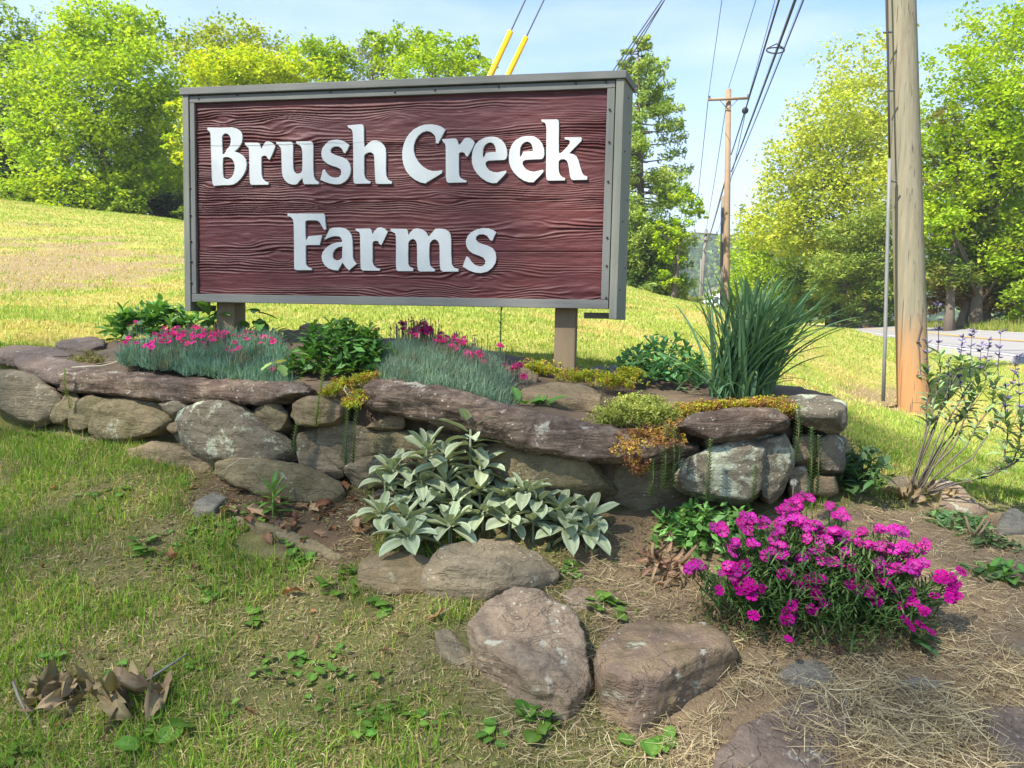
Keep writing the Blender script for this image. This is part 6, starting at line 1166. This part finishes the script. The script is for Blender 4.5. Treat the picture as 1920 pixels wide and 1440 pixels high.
# upright single-stemmed weeds
WL = [leafmesh('leaf', 1., .2, (.7, 1.), .2, c, 7, 1, (.12, .25, .035), None, .05, mid=(.17, .31, .06)) for c in (.5, 1., .15)]
def upright(label, base, h, n, size, lean=0., cat='plant', name='upright_weed'):
    b = np.asarray(base, float); e = empty(name, b, label, cat); tp = b+np.array([lean, 0, h]); tube('stem', [b-np.array([0, 0, .02]), (b+tp)/2, tp], [.005, .0045, .003], mat_plain('green_stem', (.16, .26, .07), .6, .1), e, 6, b)
    for i in range(n):
        f_ = i/(n-1); az = i*2.4+U(-.2, .2); place('leaf', WL[RNG.integers(0, 3)], M['lf_part'], e, b+(tp-b)*(.25+.75*f_), az, R_(5+68*f_**1.6), size*U(.8, 1.15)*(1-.25*f_), U(-.2, .2))
upright('single upright weed with narrow bright leaves in front of the lichen blotched round stone', G(1388, 962), .20, 26, .105)
upright('single upright weed with narrow leaves standing in the brown leaf litter', G(512, 972), .125, 20, .12)
upright('tiny upright seedling at the foot of the magenta flowers', G(1596, 1225), .05, 10, .05)
b = B(938, 668); upright('thin tall weed stalk behind the right cushion of pink flowers', P(938, 690, 4.1), .33, 12, .06)
b = P(945, 690, 4.1)
for (x, y, d, lab) in ((395, 640, 4.25, 'drooping leafy stems left of the left sign post'), (478, 640, 4.3, 'large lobed green leaves right of the left sign post'), (520, 640, 4.25, 'small bushy seedlings between the left post and the green shrub')):
    b = P(x, y, d); e = empty('leafy_seedling', b, lab, 'plant')
    for i in range(16 if x != 520 else 26): place('leaf', (HL if x != 520 else WL)[i % 3], M['lf_part'], e, b+np.array([U(-.05, .05), U(-.04, .04), U(.0, .17 if x < 500 else .06)]), U(0, 6.28), R_(U(-20, 50)), U(.09, .15) if x < 500 else U(.06, .09), U(-.4, .4))
TL = [leafmesh('leaf', 1., .9, (.35, .5), .1, .3, 8, 2, c, None, .05, lob(7.5, .45)) for c in ((.34, .36, .035), (.26, .36, .10), (.18, .30, .09))]
b = P(518, 700, 3.58); e = empty('tulip_tree_seedling', b, 'tree seedling with three pale lobed leaves at the right end of the left pink flowers', 'plant'); tube('stem', [b, b+np.array([0, 0, .07])], .002, M['post'], e, 5, b)
place('leaf', TL[0], M['lf_part'], e, P(520, 682, 3.58), 1.2, R_(20), .075); place('leaf', TL[1], M['lf_part'], e, P(512, 680, 3.57), -2.4, R_(-25), .07); place('leaf', TL[2], M['lf_part'], e, P(526, 684, 3.56), -.9, R_(-40), .075)
b = P(1000, 757, 3.32); e = empty('broad_leaved_weed', b, 'bright broad leaved weed behind the slanting capstone', 'plant')
for i in range(11): place('leaf', HL[i % 3], M['lf_part'], e, b+np.array([U(-.08, .08), U(-.04, .05), 0]), U(0, 6.28), R_(U(20, 70)), U(.06, .11), U(-.3, .3))
for nm, c_, (x, y, d) in (('yellow_leaf', (.45, .40, .03), (0, 0, 0)),): pass
b = P(1486, 930, 2.95); e = empty('dandelion_seed_head', b, 'white dandelion seed head above the magenta flowers', 'flower'); t0 = P(1488, 904, 2.95); tube('stem', [b-np.array([0, 0, .05]), t0], .002, M['post'], e, 5, b); V, F = leafquads(t0+rdir(160)*.016*U(.5, 1, (160, 1)), rdir(160), .004, .3); link('seed_head', npmesh('seed_head', V-b, F, np.ones((len(V), 3))*.6), M['petal'], e)
# creeping small weeds in the grass: clover and wild strawberry leaves
RLf = [leafmesh('leaf', 1., .8, (.5, .45), .12, c, 5, 2, (.10, .21, .025), None, .06, mid=(.14, .26, .05)) for c in (.2, .5)]
def weedlet(label, x, y, n, size, r, name='small_weed', grp=None, hgt=.014):
    b = G(x, y); e = empty(name, b, label, 'weed', grp)
    for i in range(n):
        az = U(0, 6.28); rr = r*U(0, 1)**.5; q = b+np.array([math.cos(az)*rr, math.sin(az)*rr, 0]); q[2] = float(gz(q[0], q[1])[0])+U(.3, 1)*hgt; place('leaf', RLf[i % 2], M['lf_part'], e, q, U(0, 6.28), R_(U(-10, 35)), size*U(.7, 1.2), U(-.3, .3))
for a in (('bright green clover patch at the left end of the edging slab', 420, 990, 60, .028, .14), ('clover at the top of the slope below the edging slab', 330, 1030, 40, .026, .13), ('young lobed leaves hanging over the edging slab', 545, 1015, 14, .05, .05), ('leafy tuft under the middle of the edging slab', 560, 1050, 16, .045, .06), ('bright weed between the lichen patch rock and the bare soil', 1065, 1075, 26, .03, .05), ('round leaved weed right of the big pointed boulder', 1140, 1140, 14, .05, .05), ('green weed on top of the lichen patch rock edge', 1012, 1092, 16, .03, .04), ('heart shaped leaves under the tip of the big pointed boulder', 1020, 1345, 10, .06, .08), ('heart shaped leaves below the wide flat slab', 1230, 1400, 8, .055, .06), ('low round leaves right of the crumpled dry leaves', 262, 1388, 7, .065, .07), ('plantain leaf in the lower left grass', 340, 1372, 3, .08, .03), ('light green weed patch in the lower middle grass', 600, 1265, 26, .035, .10), ('leafy weed left of the tan blocky rock', 640, 1100, 12, .05, .07), ('pair of leaves in front of the tan blocky rock', 720, 1135, 6, .055, .04), ('leaf tuft in the middle of the left grass', 465, 1170, 5, .06, .04), ('weed tuft among the left grass blades', 270, 1030, 8, .06, .06), ('weed leaves between the boulder and the wide slab', 1125, 1275, 6, .03, .03), ('pale weed leaves at the upper left of the grass', 190, 930, 14, .04, .10), ('small weed under the wall at the left edge', 75, 815, 16, .035, .08), ('low weed beside the small bushy plants at the foot of the wall', 1250, 945, 22, .04, .08), ('weed leaves in the gap under the round mossy stone', 560, 872, 10, .03, .03)):
    weedlet(a[0], *a[1:], grp=None)
# scattered seedlings, nothing tells them apart
for i in range(46):
    x, y = U(0, 1050), U(960, 1430)
    if inpoly(np.array([x]), np.array([y]), [(650, 900), (1160, 900), (1400, 1440), (880, 1330), (650, 1120)])[0]: continue
    weedlet('small green seedling leaves among the grass of the slope', x, y, int(U(3, 7)), U(.022, .04), .035, 'grass_weed', 'seedlings in the grass', .02)

# fallen leaves
def oakleaf(c, curl):
    return leafmesh('fallen_leaf', 1., .62, (.6, .5), .35, curl, 10, 2, c, None, .35, lob(12, .5), twist=.5, mid=tuple(np.array(c)*1.25))
OL = [oakleaf((.23, .105, .05), 1.2), oakleaf((.30, .16, .085), -.9), oakleaf((.17, .085, .05), 2.), oakleaf((.33, .20, .12), .5)]
def fallen(lab, x, y, size, grp, i=None, lift=.012, cat='fallen leaf', name='fallen_leaf', mesh=None, el=None):
    q = G(x, y); q[2] += lift; o = link(name, mesh or OL[RNG.integers(0, 4)], M['dryleaf'], None, label=lab, cat=cat, group=grp)
    o.matrix_world = Matrix.Translation(Vector(q)) @ Matrix.Rotation(U(0, 6.28), 4, 'Z') @ Matrix.Rotation(R_(U(-25, 40)) if el is None else el, 4, 'X') @ Matrix.Rotation(U(-.6, .6), 4, 'Y') @ Matrix.Scale(size, 4); return o
for i in range(70):
    a = U(0, 1); x, y = 560+RNG.normal(0, 68), 958+RNG.normal(0, 26); 
    if y < 915+.02*(x-430) or x > 690 or x < 400: continue
    fallen('brown fallen oak leaf in the litter at the foot of the wall', x, y, U(.05, .095), 'oak leaves littered below the wall')
for i in range(34):
    x, y = U(20, 900), U(880, 1420)
    if 640 < x and y < 1110: continue
    fallen('brown leaf scrap lying in the grass of the slope', x, y, U(.03, .06), 'leaf scraps in the grass')
for x, y, s, lab in ((315, 1050, .10, 'long curled brown leaf lying on the grass'), (360, 1075, .08, 'narrow brown leaf scrap right of the long curled leaf'), (650, 925, .10, 'reddish leaf standing against the dirt beside the felted plants'), (660, 1000, .09, 'reddish leaf lying left of the lower felted clump'), (530, 1122, .09, 'folded dark brown leaf below the edging slab'), (800, 1170, .07, 'dark leaf at the left of the big boulder'), (1330, 1150, .07, 'grey brown curled leaf above the wide slab'), (1560, 1215, .05, 'small brown leaf under the magenta flowers')):
    fallen(lab, x, y, s, None)
fallen('single straw coloured blade lying on top of the big pointed boulder', 1020, 1150, .10, None, lift=.09, name='fallen_grass_blade', cat='dry leaf', mesh=leafmesh('fallen_grass_blade', 1., .09, (.3, .5), .3, .3, 6, 1, (.55, .38, .18)), el=0)
# crumpled dry leaves, lower left
CRL = [leafmesh('leaf', 1., .55, (.55, .55), .45, c, 8, 3, (.245, .18, .095), None, .8, twist=tw, mid=(.31, .235, .13)) for c, tw in ((1.6, .8), (-1.2, -.6), (2.4, .3))]
def pile(label, spots, size, cols, n, name, stalk=None, meshes=None):
    c = G(*spots[0]); e = empty(name, c, label, 'dead leaves')
    for i in range(n):
        s = spots[i % len(spots)]; q = G(s[0]+U(-22, 22), s[1]+U(-10, 10)); q[2] += U(.005, .05); place('leaf', (meshes or CRL)[i % 3], M['dryleaf'], e, q, U(0, 6.28), R_(U(-30, 28)), size*U(.6, 1.25), U(-1.2, 1.2))
    if stalk: tube('stalk', [G(*s)+np.array([0, 0, dz]) for *s, dz in stalk], [.004, .004, .003], M['pole_grey'], e, 6, c)
    return e
pile('left heap of crumpled dry tan leaves in the lower left grass', [(95, 1310), (70, 1325), (130, 1305), (110, 1340), (60, 1300)], .09, None, 17, 'crumpled_leaves', [(25, 1290, .02), (35, 1330, .04), (60, 1365, .01)])
pile('right heap of crumpled dry tan leaves with a grey stalk pointing up', [(240, 1305), (270, 1300), (215, 1325), (285, 1310), (230, 1345)], .095, None, 17, 'crumpled_leaves', [(235, 1320, .03), (300, 1290, .05), (352, 1255, .05)])
TWL = [leafmesh('leaf', 1., .14, (.3, .4), .6, c, 9, 1, (.24, .145, .085), None, .6, twist=tw, mid=(.32, .21, .13)) for c, tw in ((2.4, 1.6), (-1.9, -1.), (3.2, .6))]
pile('tangle of curled brown dead stalks left of the magenta flowers', [(1230, 1075), (1255, 1085), (1280, 1080), (1300, 1075), (1240, 1060), (1265, 1095), (1290, 1095), (1215, 1050), (1315, 1090)], .12, None, 60, 'dead_stalks', None, TWL)
pile('rusty brown dead leaves at the foot of the sage bush', [(1720, 930), (1735, 940), (1750, 938), (1710, 938)], .09, None, 13, 'dead_leaves')
# pale dry stems
for lab, pts, r in (('pale dry stem curving over the left slab towards the pink flowers', [(135, 689, 4.0), (165, 687, 3.98), (190, 686, 3.97), (215, 680, 3.98), (222, 677, 3.99)], .004), ('thin curled white stem in the stonecrop of the capstone gap', [(648, 722, 3.15), (645, 730, 3.13), (650, 738, 3.13), (660, 742, 3.13)], .0025), ('straight pale stalk stuck in the straw left of the big leaf under the magenta flowers', [(1650, 1232, 2.35), (1665, 1205, 2.37), (1682, 1172, 2.4)], .002), ('long pale stalk lying across the soil below the magenta flowers', [(1572, 1190, 2.4), (1610, 1225, 2.33), (1660, 1290, 2.2)], .002), ('bent pale grass stalk arching over the low dark stone', [(415, 900, 3.05), (428, 875, 3.02), (450, 860, 3.02), (470, 860, 3.03), (480, 868, 3.04)], .002)):
    q = np.array([P(*p) for p in pts]); o = link('fallen_twig', npmesh('fallen_twig', *[a for a in (tubeVF(q-q[0], r, 5))], smooth=True), mat_plain('pale_stem', (.45, .37, .25), .8, .15), None, label=lab, cat='dry stem'); o.location = Vector(q[0])
b = G(1705, 1215); e = empty('broad_leaved_weed', b, 'dark broad leaves under the right side of the magenta flowers', 'plant')
for i, az in enumerate((-.4, -.9, -1.5, .1)): place('leaf', DL[i % 3], M['lf_part'], e, b+np.array([0, 0, .03]), az, R_(U(-5, 15)), .11, U(-.2, .2))
b = G(1830, 1010); e = empty('cut_stubs', b, 'brown cut stubs sticking up left of the wedge shaped grey rock', 'plant stub')
for i in range(5): tube('stub', [b+np.array([U(-.03, .03), U(-.02, .02), -.01]), b+np.array([U(-.06, .08), U(-.03, .03), U(.06, .1)])], [.006, .005], M['post'], e, 6, b)

# ------------------------------------------------------------------ the air
HZ_ = True
if HZ_:
    t = NT('air'); pv = t.n('ShaderNodeVolumePrincipled'); pv.inputs['Color'].default_value = (.86, .92, 1, 1); pv.inputs['Density'].default_value = .0007; pv.inputs['Anisotropy'].default_value = .2
    o_ = t.n('ShaderNodeOutputMaterial'); t.l(pv.outputs[0], o_.inputs['Volume'])
    link('haze', npmesh('haze', boxV((-720, -60, -60), (720, 930, 160)), _BF), t.m, None, kind='stuff', label='faint blue summer haze over the far hill', cat='haze')
